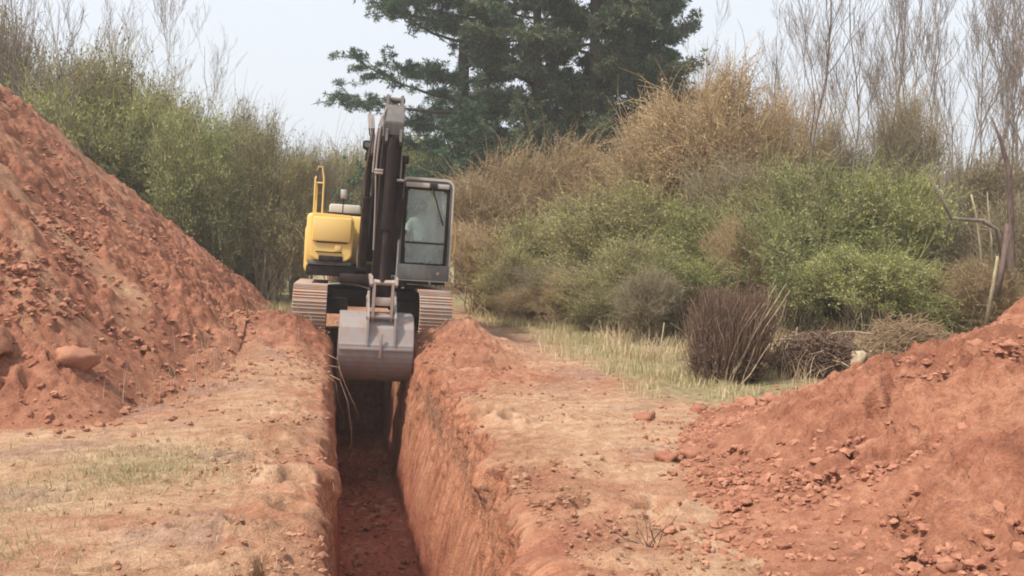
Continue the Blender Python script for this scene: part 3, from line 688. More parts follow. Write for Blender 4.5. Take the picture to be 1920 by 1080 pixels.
def pine(name, seed, H, tr, z0, limbs, Lmax, sub, tufts, needles, nl, nw, lm, dens_dir=None, droop=0.0, rise=.35):
    rg = np.random.default_rng(seed); root = empty(name)
    z = np.linspace(0, 1, 12); T = np.stack([np.cumsum(rg.normal(size=12)) * .05, np.cumsum(rg.normal(size=12)) * .05, z * H - .2], 1)[None]
    trd = tr * (1 - z * .85); V, F = tubes(T, trd[None], 10); np_mesh('trunk', V, F, M_BARK, root)
    n = limbs; f = np.sort(rg.uniform(0, 1, n) ** (1.5 if dens_dir else 1.15)) ; zz = z0 + (H * .98 - z0) * f; a = np.arange(n) * 2.399 + rg.uniform(-.5, .5, n)
    L = Lmax * (1 - f ** 1.8 * .6) * rg.uniform(.42, 1.15, n)
    if dens_dir: L = L * (1 + dens_dir[1] * np.cos(a - dens_dir[0]))
    P0 = np.stack([np.interp(zz, T[0, :, 2], T[0, :, 0]), np.interp(zz, T[0, :, 2], T[0, :, 1]), zz], 1)
    hd = np.stack([np.cos(a), np.sin(a), np.zeros(n)], 1); rs = rise * rg.uniform(-.3, 2.6, n) * (.6 + f)
    e = P0 + hd * L[:, None] + np.array([0, 0, 1]) * (rs * L)[:, None]; m = P0 + hd * (L * .5)[:, None] + np.array([0, 0, 1]) * (rs * L * .25 - droop)[:, None]
    B = bez(P0, m, e, 8); B[:, 2:] += np.cumsum(rg.normal(size=(n, 6, 3)), 1) * .035
    rd = (tr * .26 * (1 - f * .5))[:, None] * np.linspace(1, .2, 8)[None]; V1, F1 = tubes(B, rd, 5)
    k = sub; pi = np.repeat(np.arange(n), k); t = rg.uniform(.32, 1.0, n * k) * 7; i0 = np.minimum(t.astype(int), 6); ff = (t - i0)[:, None]
    S0 = B[pi, i0] * (1 - ff) + B[pi, i0 + 1] * ff; sdv = unit(hd[pi] * .6 + rg.normal(size=(n * k, 3)) * np.array([.8, .8, .30]) + np.array([0, 0, .12]))
    sl_ = L[pi] * rg.uniform(.14, .34, n * k); E = S0 + sdv * sl_[:, None]; SB = bez(S0, (S0 + E) / 2 + rg.normal(size=(n * k, 3)) * .05, E, 4)
    V2, F2 = tubes(SB, np.linspace(.028, .010, 4)[None].repeat(n * k, 0), 3)
    np_mesh('limbs', np.concatenate([V1, V2]), [F1, F2 + len(V1)], M_BARK, root)
    m_ = n * k * tufts; qi = np.repeat(np.arange(n * k), tufts); t = rg.uniform(.25, 1.05, m_)[:, None]
    C = S0[qi] * (1 - t) + E[qi] * t + rg.normal(size=(m_, 3)) * np.array([.13, .13, .07])
    ni = np.repeat(np.arange(m_), needles); M = len(ni)
    D = unit(sdv[qi][ni] * .4 + rg.normal(size=(M, 3)) + np.array([0, 0, .35])); Nn = unit(rg.normal(size=(M, 3)))
    ln = nl * rg.uniform(.6, 1.3, M); V3, F3 = quads(C[ni] + D * .02, D, Nn, ln, np.full(M, nw), rg)
    rn = np.clip(rg.uniform(0, 1, n * k)[qi][ni] * .6 + rg.uniform(0, .45, M), 0, 1)
    np_mesh('needles', V3, F3, lm, root, smooth=False, rnd=np.repeat(rn, 4))
    return root
b = bearing(868, 34); p = pine('pine_tree', 31, 19, .36, 2.8, 88, 4.0, 17, 9, 20, .17, .034, M_PINE, (math.pi, .10), .25, .25); p.location = b
tag(p, 'tall open pine with dark trunk and sky showing between its limbs, behind the cab', 'pine tree', 'tall evergreens behind the excavator')
for i, (px, Y, sd_, H, Lm, z0, l) in enumerate([
    (1010, 32, 41, 18.5, 3.3, 3.4, 'dense dark evergreen right next to the open pine'),
    (1120, 30, 42, 19, 3.1, 3.6, 'dense dark evergreen in the middle of the dark clump, with bronze tinged needles'),
    (1205, 31, 43, 18, 2.0, 4.2, 'dense dark evergreen at the right end of the dark clump')]):
    p = pine('evergreen_tree', sd_, H, .30, z0, 84, Lm, 17, 9, 18, .18, .042, M_DARK if i != 2 else M_PINE, None, .0, .25); p.location = bearing(px, Y)
    tag(p, l, 'evergreen tree', 'tall evergreens behind the excavator')

# ---- dry brush clump, flattened brush pile, stump, dead wood
def wand_bundle(n, base_r, H, lean, top_r, seed, r0=.007, jit=.05, s=7, minh=.55):
    rg = np.random.default_rng(seed)
    a = rg.uniform(0, 6.28, n); q = np.sqrt(rg.uniform(0, 1, n)); p0 = np.stack([np.cos(a) * q * base_r, np.sin(a) * q * base_r, np.full(n, -.03)], 1)
    h = H * rg.uniform(minh, 1.05, n); e = np.stack([np.cos(a) * q * top_r + lean[0] * h + rg.normal(size=n) * .10, np.sin(a) * q * top_r + lean[1] * h + rg.normal(size=n) * .10, h], 1)
    m = (p0 + e) / 2 + rg.normal(size=(n, 3)) * jit; B = bez(p0, m, e, s); B[:, 1:] += np.cumsum(rg.normal(size=(n, s - 1, 3)), 1) * .012
    return tubes(B, r0 * rg.uniform(.5, 1.3, n)[:, None] * np.linspace(1, .45, s)[None], 3)
def tangle(n, box, L, seed, r0=.006, up=.2):
    rg = np.random.default_rng(seed); q = unit(rg.normal(size=(n, 3))) * (rg.uniform(0, 1, n) ** .4)[:, None]
    c = q * np.array(box); c[:, 2] = np.abs(c[:, 2]) + .01
    d = unit(rg.normal(size=(n, 3)) * np.array([1, 1, .5]) + np.array([0, 0, up])); l = L * rg.uniform(.4, 1.2, n)[:, None]
    p0, e = c - d * l / 2, c + d * l / 2; p0[:, 2] = np.maximum(p0[:, 2], .0); e[:, 2] = np.maximum(e[:, 2], .01)
    return tubes(bez(p0, c + rg.normal(size=(n, 3)) * .06 + np.array([0, 0, .03]), e, 5), r0 * rg.uniform(.5, 1.3, n)[:, None] * np.linspace(1, .5, 5)[None], 3)
b = bearing(1362, 9.9); root = empty('brush_clump', (b.x, b.y, float(ground_z(b.x, b.y)[0])))
V, F = wand_bundle(1200, .32, 1.10, (.08, 0), .50, 61, .0065, .16); V2, F2 = tangle(1500, (.42, .34, .9), .42, 62, .0065, .5)
np_mesh('brown_stems', np.concatenate([V, V2]), [F, F2 + len(V)], M_TWIGB, root)
V, F = wand_bundle(16, .16, 1.15, (.42, -.10), .25, 63, .008, .07, minh=.7); V[:, 1] -= .42; V[:, 0] -= .05; np_mesh('pale_canes', V, F, M_WOOD, root)
tag(root, 'upright clump of dead brown brush with pale canes leaning to the right', 'brush')
b = bearing(1535, 10.1); root = tag(empty('brush_pile', (b.x, b.y, float(ground_z(b.x, b.y)[0]))), 'low dark brown pile of matted brush between the upright clump and the stump', 'brush')
V, F = tangle(2600, (.62, .35, .50), .40, 64, .008, 0); np_mesh('matted_twigs', V, F, M_TWIGB, root)
V, F = tangle(60, (.66, .42, .52), .7, 65, .008, .1); np_mesh('pale_canes', V, F, M_WOOD, root)
b = bearing(1700, 10.6); root = tag(empty('straw_pile', (b.x, b.y, float(ground_z(b.x, b.y)[0]))), 'low mound of pale dry stalks and grass right of the stump', 'brush')
V, F = tangle(1500, (.75, .5, .62), .5, 66, .006, .1); np_mesh('dry_stalks', V, F, M_STRAW, root)

def solid_tube(name, pts, rads, mat, parent=None, sides=8, cap=True, jag=0):
    P = np.array(pts, float)[None]; V, F = tubes(P, np.array(rads, float)[None], sides)
    n = len(V); Fs = [F]
    if jag: V[-sides:] += np.random.default_rng(3).normal(size=(sides, 3)) * jag
    Fs.append(np.arange(sides)[None, ::-1] + 0); Fs.append((np.arange(sides) + n - sides)[None])
    return np_mesh(name, V, Fs, mat, parent)
b = bearing(1605, 9.75); z = float(ground_z(b.x, b.y)[0])
st = tag(empty('tree_stump', (b.x, b.y, z)), 'short pale broken stump leaning right beside the brush pile', 'stump')
solid_tube('stump_wood', [(-.03, 0, -.1), (-.01, 0, .08), (.03, 0, .22), (.07, 0, .33)], [.085, .08, .075, .07], M_WOOD, st, 10, jag=.02)
solid_tube('bark', [(-.045, .01, -.1), (-.03, .01, .06), (.0, .01, .16)], [.095, .088, .082], M_BARE, st, 10, jag=.015)
def P3(px, py, Y): b = bearing(px, Y); return Vector((b.x, b.y, CAM_H + (480 - py) / FPX * (b.y * math.cos(YAW) + b.x * math.sin(YAW))))
def limb(name, pix, Y, rads, mat, label, cat, dy=0, to_ground=True):
    pts = [P3(a, c, Y + dy * i) for i, (a, c) in enumerate(pix)]
    base = Vector((pts[0].x, pts[0].y, 0)); root = tag(empty(name, base), label, cat)
    solid_tube('wood', [q - base for q in pts], rads, mat, root, 7); return root
limb('dead_tree', [(1893, 640), (1897, 520), (1893, 400), (1888, 320), (1872, 265), (1853, 220)], 11.5, [.06, .055, .045, .038, .028, .008], M_DEAD, 'dark dead trunk leaning left to a sharp tip at the right edge', 'dead tree')
r_ = limb('dead_limb', [(1885, 500), (1868, 430), (1840, 414), (1782, 410), (1765, 375), (1742, 332)], 11.3, [.035, .032, .030, .026, .018, .008], M_BARE, 'pale fallen limb bending up to the left over the scrub', 'dead tree')
limb('broken_sapling', [(1842, 560), (1838, 470), (1828, 400), (1818, 365)], 11.9, [.020, .018, .017, .014], M_TWIG, 'pale snapped sapling stem behind the fallen limb, the left one', 'dead tree')
limb('broken_sapling', [(1862, 540), (1858, 450), (1852, 400), (1848, 360)], 12.1, [.014, .015, .018, .005], M_TWIG, 'pale snapped sapling stem with a pointed tip, the right one', 'dead tree')
limb('broken_sapling', [(1868, 560), (1880, 500), (1888, 420)], 11.0, [.05, .045, .035], M_DEAD, 'thick brown splintered stem beside the leaning dead trunk', 'dead tree')
limb('broken_sapling', [(1850, 610), (1862, 540), (1870, 480)], 10.8, [.03, .026, .02], M_TWIG, 'pale bark-stripped stem standing above the heap edge', 'dead tree')
limb('dry_cane', [(1232, 705), (1240, 650), (1246, 605)], 11.6, [.012, .010, .006], M_WOOD, 'single tall pale cane standing in the grass verge', 'cane')
limb('dry_cane', [(1181, 685), (1184, 660), (1187, 645)], 12.2, [.012, .012, .006], M_WOOD, 'short pale cane in the grass left of the tall one', 'cane')

# ---- grass
def blades(name, xy, hgt, wid, mat, label, cat, seed, bend=.35, zf=None):
    rg = np.random.default_rng(seed); n = len(xy); z = g_base(xy[:, 0], xy[:, 1]) if zf is None else zf
    a = rg.uniform(0, 6.28, n); b = bend * hgt * rg.uniform(.1, 1.4, n); dx = np.cos(a) * b; dy = np.sin(a) * b; w = wid * rg.uniform(.6, 1.3, n)
    a2 = rg.uniform(0, 6.28, n); wx, wy = np.cos(a2) * w, np.sin(a2) * w
    def pt(fx, h, k): return np.stack([xy[:, 0] + dx * fx + wx * k, xy[:, 1] + dy * fx + wy * k, z - .01 + h * hgt], 1)
    V = np.stack([pt(0, 0, -1), pt(0, 0, 1), pt(.3, .55, .75), pt(.3, .55, -.75), pt(1, 1, 0)], 1).reshape(-1, 3)
    i = np.arange(n) * 5; F4 = np.stack([i, i + 1, i + 2, i + 3], 1); F3 = np.stack([i + 3, i + 2, i + 4], 1)
    o = np_mesh(name, V, [F4, F3], mat, smooth=False, rnd=np.repeat(rg.uniform(0, 1, n), 5)); return tag(o, label, cat, kind='stuff')
rg = np.random.default_rng(77)
def scatter(n, x0, x1, y0, y1, dens):
    out = []
    tot = 0
    while tot < n:
        x = rg.uniform(x0, x1, n); y = rg.uniform(y0, y1, n); k = rg.random(n) < dens(x, y); out.append(np.stack([x[k], y[k]], 1)); tot += k.sum()
    return np.concatenate(out)[:n]
def vd(x, y):
    n = fbm(x * 1.6, y * 1.6, s=600, o=3)
    return g_green(x, y) * sstep(-.15, .45, n + .05) * (heap_right(x, y) < .02) * (1 - sstep(18, 22, y) * .6)
xy = scatter(20000, 2.4, 9, 7, 22, vd); hn = .5 + .5 * fbm(xy[:, 0] * 1.2, xy[:, 1] * 1.2, s=601)
blades('verge_grass', xy, (.04 + .15 * hn * rg.uniform(.4, 1.2, len(xy))) * (1 + .4 * sstep(9, 12, xy[:, 1])), .006, M_GRASS, 'yellow green grass on the verge between the dirt and the right thicket', 'grass', 1)
xy = scatter(2400, 3.0, 9, 8.0, 16, lambda x, y: vd(x, y) * sstep(.0, .5, fbm(x * 2.2, y * 2.2, s=605, o=2)))
blades('tall_grass', xy, .16 + .32 * rg.random(len(xy)), .004, M_STRAW, 'taller straw coloured stems standing in the verge grass', 'grass', 2, .7)
xy = scatter(7000, -4, -.3, 13, 26, lambda x, y: sstep(17, 19, y) * .8 + .1)
blades('track_grass', xy, .10 + .18 * rg.random(len(xy)), .008, M_GRASS, 'dusty dry grass on the track beyond the left heap', 'grass', 3)
def ld(x, y): return np.clip(gauss(x, y, -1.35, 6.6, .5, .6) + gauss(x, y, -2.7, 5.7, .7, .35) + .8 * gauss(x, y, -2.1, 4.9, .6, .3) + .03, 0, 1)
xy = scatter(5200, -4, -.3, 3.4, 8.6, ld)
blades('short_grass', xy, .02 + .055 * rg.random(len(xy)), .0035, M_GRASS, 'thin short grass growing in patches on the left bank', 'grass', 4, .6)
def td(x, y): return np.clip(gauss(x, y, -1.45, 10.5, .45, 1.3) + .8 * gauss(x, y, -1.7, 9.4, .4, .6) + .5 * gauss(x, y, -1.0, 12.3, .5, .8) + .02, 0, 1)
xy = scatter(300, -3, -.25, 8.2, 13.8, td)
blades('dry_stems', xy, .08 + .34 * rg.random(len(xy)) ** 1.7, .0022, M_STRAW, 'thin dry grass stems standing at the foot of the left heap', 'grass', 5, .35, g_base(xy[:, 0], xy[:, 1]) + np.maximum(heap_left(xy[:, 0], xy[:, 1]), 0))
# straw litter lying on the banks
n = 1100; x = np.where(rg.random(n) < .5, -rg.uniform(.15, 3.2, n), rg.uniform(1.5, 4.2, n)); y = rg.uniform(3.3, 14, n); ln = rg.uniform(.03, .13, n); a = rg.uniform(0, 6.28, n)
z0 = g_base(x, y) + g_rough(x, y) + .012; d = np.stack([np.cos(a) * ln, np.sin(a) * ln, rg.uniform(-.02, .05, n)], 1); c = np.stack([x, y, z0], 1)
V, F = tubes(bez(c - d / 2, c + np.array([0, 0, .01]) + rg.normal(size=(n, 3)) * .008, c + d / 2, 4), np.full((n, 4), .0013), 3)
ok_ = (heap_right(x, y) < .0)
tag(np_mesh('straw_litter', V, F, M_STRAW, rnd=np.repeat(rg.uniform(0, 1, n), 12)), 'dry straws and bits of stem lying on the bare banks', 'straw', kind='stuff')
# roots hanging from the trench brinks
def hang(x, y, z, pts, r, label, grp='roots hanging at the trench edge'):
    root = tag(empty('hanging_root', (x, y, z)), label, 'root', grp)
    solid_tube('root_wood', pts, list(np.linspace(r, r * .3, len(pts))), M_ROOT, root, 5)
hang(-.03, 11.6, -.05, [(-.05, 0, .02), (.10, 0, -.06), (.20, .05, -.35), (.25, .05, -.75), (.23, 0, -1.15)], .011, 'longest pale root hanging down the left trench wall before the bucket')
hang(-.02, 11.9, .02, [(-.08, 0, .03), (.08, 0, 0), (.17, .0, -.25), (.30, 0, -.55), (.36, 0, -.72)], .008, 'curved root hanging beside the longest one')
hang(-.04, 12.4, .12, [(-.05, 0, .02), (.10, 0, -.06), (.13, .0, -.30), (.10, 0, -.60)], .008, 'short brown root nearest the bucket')
hang(-.04, 11.2, -.02, [(-.05, 0, .02), (.06, 0, -.06), (.09, .0, -.30), (.16, 0, -.50), (.12, 0, -.7)], .005, 'thin wavy root hanging just before the curved root')
n = 700; y = rg.uniform(4, 13, n); s_ = rg.random(n) < .45; x = np.where(s_, -.06 - rg.random(n) * .08, 1.12 + rg.random(n) * .2); z = np.where(s_, -.16, -.18) - rg.random(n) * .25
c = np.stack([x, y, z + g_base(x, y) * .6], 1); sgn = np.where(s_, 1, -1)
e = c + np.stack([sgn * rg.uniform(.01, .10, n), rg.normal(size=n) * .08, -rg.uniform(.04, .28, n)], 1); m = (c + e) / 2 + np.stack([sgn * .05, rg.normal(size=n) * .03, np.full(n, .04)], 1)
V, F = tubes(bez(c, m, e, 5), np.full((n, 5), .0022), 3); tag(np_mesh('fine_roots', V, F, M_ROOT), 'fine hair roots sticking out of both trench walls', 'roots', kind='stuff')
# dead weed in the right foreground
b = Vector((1.62, 4.35, 0)); root = tag(empty('dead_weed', (b.x, b.y, float(ground_z(b.x, b.y)[0]))), 'small dark dead weed sprig on the near right bank', 'weed')
V, F = wand_bundle(9, .02, .16, (.0, 0), .10, 71, .004, .02, 5); np_mesh('sprig', V, F, M_DEAD, root)

# ------------------------------------------------------------------ excavator (local frame: +x right in the photo, -y towards the camera)
class MB:
    def __init__(s): s.bm = bmesh.new()
    def box(s, a, b, bev=.0, rot=None, piv=None, seg=2):
        a, b = Vector(a), Vector(b); c = (a + b) / 2; d = b - a
        bm = bmesh.new(); bmesh.ops.create_cube(bm, size=1, matrix=Matrix.Diagonal((abs(d.x), abs(d.y), abs(d.z), 1)))
        if bev: bmesh.ops.bevel(bm, geom=bm.edges[:], offset=min(bev, .45 * min(abs(d.x), abs(d.y), abs(d.z))), segments=seg, affect='EDGES', profile=.5)
        M = Matrix.Translation(c)
        if rot is not None:
            piv_ = Vector(piv) if piv else c; M = Matrix.Translation(piv_) @ rot.to_4x4() @ Matrix.Translation(c - piv_)
        bmesh.ops.transform(bm, matrix=M, verts=bm.verts); s.merge(bm); return s
    def merge(s, bm):
        me = bpy.data.meshes.new('tmp'); bm.to_mesh(me); bm.free(); s.bm.from_mesh(me); bpy.data.meshes.remove(me)
    def cyl(s, p0, p1, r, seg=16, r2=None):
        p0, p1 = Vector(p0), Vector(p1); d = p1 - p0; bm = bmesh.new()
        bmesh.ops.create_cone(bm, cap_ends=True, segments=seg, radius1=r, radius2=r if r2 is None else r2, depth=d.length)
        bmesh.ops.transform(bm, matrix=Matrix.Translation((p0 + p1) / 2) @ d.to_track_quat('Z', 'Y').to_matrix().to_4x4(), verts=bm.verts); s.merge(bm); return s
    def tube(s, pts, r, sides=7, sm=3):
        P = [Vector(p) for p in pts]
        for _ in range(sm):      # round the corners (Chaikin)
            Q = [P[0]]
            for a, b in zip(P[:-1], P[1:]): Q += [a * .75 + b * .25, a * .25 + b * .75]
            P = Q + [P[-1]]
        A = np.array([p[:] for p in P])[None]; V, F = tubes(A, np.full((1, A.shape[1]), r), sides)
        vs = [s.bm.verts.new(v) for v in V.tolist()]
        for f in F: s.bm.faces.new([vs[i] for i in f])
        s.bm.faces.new(vs[:sides][::-1]); s.bm.faces.new(vs[-sides:]); return s
    def prism(s, yz, x0, x1, bev=0.0):
        """closed outline in the y-z plane, extruded along x"""
        bm = bmesh.new(); a = [bm.verts.new((x0, y, z)) for y, z in yz]; b = [bm.verts.new((x1, y, z)) for y, z in yz]; n = len(yz)
        bm.faces.new(a); bm.faces.new(b[::-1])
        for i in range(n): bm.faces.new((a[i], b[i], b[(i + 1) % n], a[(i + 1) % n]))
        bmesh.ops.recalc_face_normals(bm, faces=bm.faces)
        if bev: bmesh.ops.bevel(bm, geom=bm.edges[:], offset=bev, segments=2, affect='EDGES')
        s.merge(bm); return s
    def xz(s, xz_, y0, y1, bev=0.0):
        bm = bmesh.new(); a = [bm.verts.new((x, y0, z)) for x, z in xz_]; b = [bm.verts.new((x, y1, z)) for x, z in xz_]; n = len(xz_)
        bm.faces.new(a); bm.faces.new(b[::-1])
        for i in range(n): bm.faces.new((a[i], b[i], b[(i + 1) % n], a[(i + 1) % n]))
        bmesh.ops.recalc_face_normals(bm, faces=bm.faces)
        if bev: bmesh.ops.bevel(bm, geom=bm.edges[:], offset=bev, segments=2, affect='EDGES')
        s.merge(bm); return s
    def frame(s, outer, inner, y0, y1):
        """ring between two outlines of equal length in the x-z plane"""
        bm = bmesh.new(); n = len(outer)
        def ring(pts, y): return [bm.verts.new((x, y, z)) for x, z in pts]
        o0, i0, o1, i1 = ring(outer, y0), ring(inner, y0), ring(outer, y1), ring(inner, y1)
        for k in range(n):
            j = (k + 1) % n
            bm.faces.new((o0[k], o0[j], i0[j], i0[k])); bm.faces.new((o1[k], i1[k], i1[j], o1[j]))
            bm.faces.new((o0[k], o1[k], o1[j], o0[j])); bm.faces.new((i0[k], i0[j], i1[j], i1[k]))
        bmesh.ops.recalc_face_normals(bm, faces=bm.faces); s.merge(bm); return s
    def build(s, name, mat, parent=None, smooth=35):
        me = bpy.data.meshes.new(name); s.bm.to_mesh(me); s.bm.free(); me.materials.append(mat)
        if smooth: me.shade_smooth(); me.set_sharp_from_angle(angle=R(smooth))
        o = bpy.data.objects.new(name, me); COL.objects.link(o)
        if parent: o.parent = parent
        return o
EX = tag(empty('excavator', (.55, 16.2, .08), (0, R(3.6), 0)), 'yellow and black tracked excavator straddling the trench with its bucket hanging in it', 'excavator')
CX = .05
# tracks
def stadium(n, L, r, zc):
    per = 2 * L + 2 * math.pi * r; out = []
    for i in range(n):
        d = per * i / n
        if d < L: out.append((-L / 2 + d, zc + r, 0.0))
        elif d < L + math.pi * r: a = (d - L) / r; out.append((L / 2 + r * math.sin(a), zc + r * math.cos(a), a))
        elif d < 2 * L + math.pi * r: out.append((L / 2 - (d - L - math.pi * r), zc - r, math.pi))
        else: a = (d - 2 * L - math.pi * r) / r; out.append((-L / 2 - r * math.sin(a), zc - r * math.cos(a), math.pi + a))
    return out
def track(xc):
    t = MB()
    for y, z, a in stadium(46, 2.75, .40, .47):
        rot = Matrix.Rotation(-a, 3, 'X'); c = Vector((xc, y, z))
        t.box(c + Vector((-.27, -.088, -.012)), c + Vector((.27, .088, .012)), .004, rot, c, 1)
        for dy in (-.055, .0, .055): t.box(c + Vector((-.27, dy - .007, .008)), c + Vector((.27, dy + .007, .036)), .003, rot, c, 1)
        t.box(c + Vector((-.09, -.07, -.07)), c + Vector((-.05, .07, -.012)), .004, rot, c, 1); t.box(c + Vector((.05, -.07, -.07)), c + Vector((.09, .07, -.012)), .004, rot, c, 1)
    tr = t.build('track', M_TRACK, EX)
    f = MB().box((xc - .13, -1.25, .34), (xc + .13, 1.25, .66), .04).build('track_frame', M_DK, tr)
    MB().cyl((xc - .06, -1.375, .47), (xc + .06, -1.375, .47), .31, 24).build('idler_wheel', M_DK, tr)
    MB().cyl((xc - .16, 1.375, .47), (xc + .16, 1.375, .47), .30, 20).build('sprocket', M_DK, tr)
    m = MB()
    for k in range(7): m.cyl((xc - .12, -1.05 + k * .35, .21), (xc + .12, -1.05 + k * .35, .21), .085, 12)
    m.build('rollers', M_DK, tr)
track(CX - 1.02); track(CX + 1.02)
u = MB().box((CX - .42, -.62, .52), (CX + .42, .62, .86), .06)
for sx in (-1, 1):
    for sy in (-1, 1): u.prism([(sy * .95, .40), (sy * .95, .66), (sy * .35, .86), (sy * .25, .56)], CX + sx * .40, CX + sx * .95, .015)
    u.box((CX + sx * .15, -.86, .66), (CX + sx * .80, -.55, .84), .03)
u.build('undercarriage', M_DK2, EX)
MB().cyl((CX, 0, .85), (CX, 0, 1.04), .56, 40).build('swing_bearing', M_DK, EX)
MB().tube([(-.72, -1.02, .90), (-.5, -1.0, .93), (-.2, -.98, .92), (.0, -.96, .86)], .014).build('hydraulic_pipe', M_PIN, EX)
# house
p = MB().box((-1.08, -.95, 1.04), (-.20, 1.2, 1.22), .03).box((-.2, -.75, 1.02), (.40, 1.2, 1.24), .03).box((-1.1, .6, 1.06), (1.28, 2.0, 1.24), .03).box((.40, -1.12, .99), (1.27, .62, 1.07), .02)
p.box((-.52, -1.08, .94), (.0, -.80, 1.10), .03).box((.30, -1.15, .93), (.62, -.85, 1.06), .03); p.build('deck', M_DK, EX)
# front side panel (tool box and tank cover)
pn = MB().xz([(-1.03, 1.36), (-.92, 1.30), (-.42, 1.30), (-.335, 1.38), (-.315, 2.00), (-.37, 2.085), (-.98, 2.10), (-1.03, 2.05)], -1.02, .55, .022).build('side_panel', M_YEL, EX)
MB().box((-.93, -1.045, 1.60), (-.42, -1.018, 1.615), .003).box((-.93, -1.042, 1.44), (-.50, -1.016, 1.452), .003).build('panel_seam', M_DK2, pn)
MB().box((-1.00, -1.06, 1.62), (-.36, -1.01, 2.03), .03).build('panel_cover', M_YEL, pn)
MB().box((-.88, -1.05, 1.29), (-.48, -1.0, 1.385), .02).build('vent_opening', M_DK, pn)
MB().box((-.62, -1.035, 1.46), (-.52, -1.02, 1.58), .008).build('latch', M_YEL, pn)
MB().box((-1.06, -.98, 1.22), (-.33, .5, 1.30), .02).build('panel_base', M_GREY, EX)
hr = MB().tube([(-1.0, -.96, 2.08), (-1.0, -.96, 2.87), (-.86, -.96, 2.87), (-.86, -.96, 2.08)], .017, sm=1).tube([(-1.0, -.9, 2.09), (-1.0, -.9, 2.62), (-1.0, .45, 2.62), (-1.0, .45, 2.09)], .018)
hr.tube([(-1.0, -.96, 2.60), (-.86, -.96, 2.60)], .014, sm=0).build('handrail', M_YEL, EX)
MB().box((-.985, -.955, 2.60), (-.875, -.945, 2.85), .003).build('handrail_plate', M_TWIGB if False else M_GREY, EX)
MB().box((-1.15, .56, 1.24), (.44, 1.98, 2.16), .07).build('engine_hood', M_YEL, EX)
MB().box((-.76, .62, 2.165), (-.18, 1.5, 2.36), .04).build('air_cleaner_cover', M_LGREY, EX)
MB().box((-.78, .60, 2.15), (-.16, 1.52, 2.20), .01).build('cover_base', M_DK2, EX)
MB().cyl((.1, 1.6, 2.1), (.1, 1.6, 2.45), .05).build('exhaust_pipe', M_DK, EX)
MB().box((-1.22, 2.0, .98), (1.30, 2.55, 2.05), .16, seg=3).build('counterweight', M_YEL, EX)
MB().box((.46, .66, 1.24), (1.28, 1.98, 2.10), .06).build('side_door', M_YEL, EX)
mi = MB().tube([(-.52, -.8, 2.08), (-.52, -.8, 2.40)], .010, sm=0).build('mirror_stalk', M_DK, EX)
MB().box((-.575, -.83, 2.38), (-.465, -.80, 2.53), .03).build('mirror', M_CHROME, mi)
# cab
def rr(x0, x1, z0, z1, r, sk=0.0, n=5, rb=None):
    """rounded outline in x-z, sheared by sk per metre of height"""
    out = []; rb = r if rb is None else rb
    for cx, cz, a0, q in ((x1 - r, z1 - r, 0, r), (x0 + r, z1 - r, 90, r), (x0 + rb, z0 + rb, 180, rb), (x1 - rb, z0 + rb, 270, rb)):
        for k in range(n + 1):
            a = R(a0 + 90 * k / n); out.append((cx + q * math.cos(a), cz + q * math.sin(a)))
    return out
cab = MB().frame(rr(.42, 1.32, 1.05, 2.80, .13, rb=.03), rr(.475, 1.265, 1.30, 2.715, .09, rb=.03), -1.20, -1.10).build('cab', M_CAB, EX)
MB().frame(rr(.415, 1.325, 1.045, 2.805, .13, rb=.03), rr(.44, 1.30, 1.07, 2.76, .12, rb=.03), -1.215, -1.19).build('edge_highlight', M_LGREY, cab)  # pale ring painted in as the highlight along the cab's outer edge
MB().frame(rr(.474, 1.266, 1.299, 2.716, .09, rb=.03), rr(.535, 1.215, 1.345, 2.60, .07, rb=.06), -1.185, -1.13).build('window_seal', M_DK2, cab)
MB().box((.425, -1.225, 1.06), (1.315, -1.198, 1.325), .012).build('lower_panel', M_CAB, cab)
MB().box((.50, -1.212, 2.635), (1.24, -1.19, 2.715), .01).build('visor', M_LGREY, cab)
MB().box((.55, -1.165, 1.355), (1.205, -1.155, 2.59), .003).build('windscreen', M_GLASS, cab)
MB().box((.52, -1.18, 1.685), (1.225, -1.145, 1.712), .004).build('screen_bar', M_DK2, cab)
MB().box((.42, -1.10, 2.70), (1.32, .55, 2.80), .045).build('roof', M_LGREY, cab)
MB().box((.43, .45, 1.07), (1.31, .55, 1.75), .02).box((.43, .47, 1.75), (.50, .55, 2.70), .01).box((1.24, .47, 1.75), (1.31, .55, 2.70), .01).build('rear_wall', M_CAB, cab)
MB().box((.51, .50, 1.75), (1.23, .51, 2.70), .002).build('rear_window', M_CLEAR, cab)
dl = MB()
for x0 in (.425, 1.275): dl.box((x0, -1.10, 1.07), (x0 + .04, .45, 1.60), .01).box((x0, -1.10, 1.60), (x0 + .04, -1.04, 2.70), .01).box((x0, -.25, 1.60), (x0 + .04, -.17, 2.70), .01).box((x0, .38, 1.60), (x0 + .04, .46, 2.70), .01)
dl.build('side_frame', M_CAB, cab)
MB().box((.44, -1.04, 1.60), (.446, -.25, 2.70), .001).box((1.292, -1.04, 1.60), (1.298, -.25, 2.70), .001).box((1.292, -.17, 1.60), (1.298, .38, 2.70), .001).build('side_window', M_CLEAR, cab)
MB().box((1.316, -1.16, 1.12), (1.336, -1.06, 2.62), .008).build('yellow_trim', M_YEL, cab)
MB().tube([(1.36, -1.1, 1.5), (1.40, -1.1, 1.6), (1.40, -1.1, 2.0), (1.35, -1.1, 2.1)], .014).build('grab_rail', M_YEL, cab)
MB().tube([(.95, -1.215, 2.66), (1.0, -1.215, 2.5), (1.17, -1.20, 2.02)], .014, sm=1).box((.90, -1.235, 2.62), (1.04, -1.19, 2.73), .02).build('wiper', M_BLACK, cab)
MB().cyl((1.12, -1.25, 1.19), (1.12, -1.22, 1.19), .026).box((.98, -1.18, 1.0), (1.02, -1.14, 1.08), .01).build('step_light', M_PIN, cab)
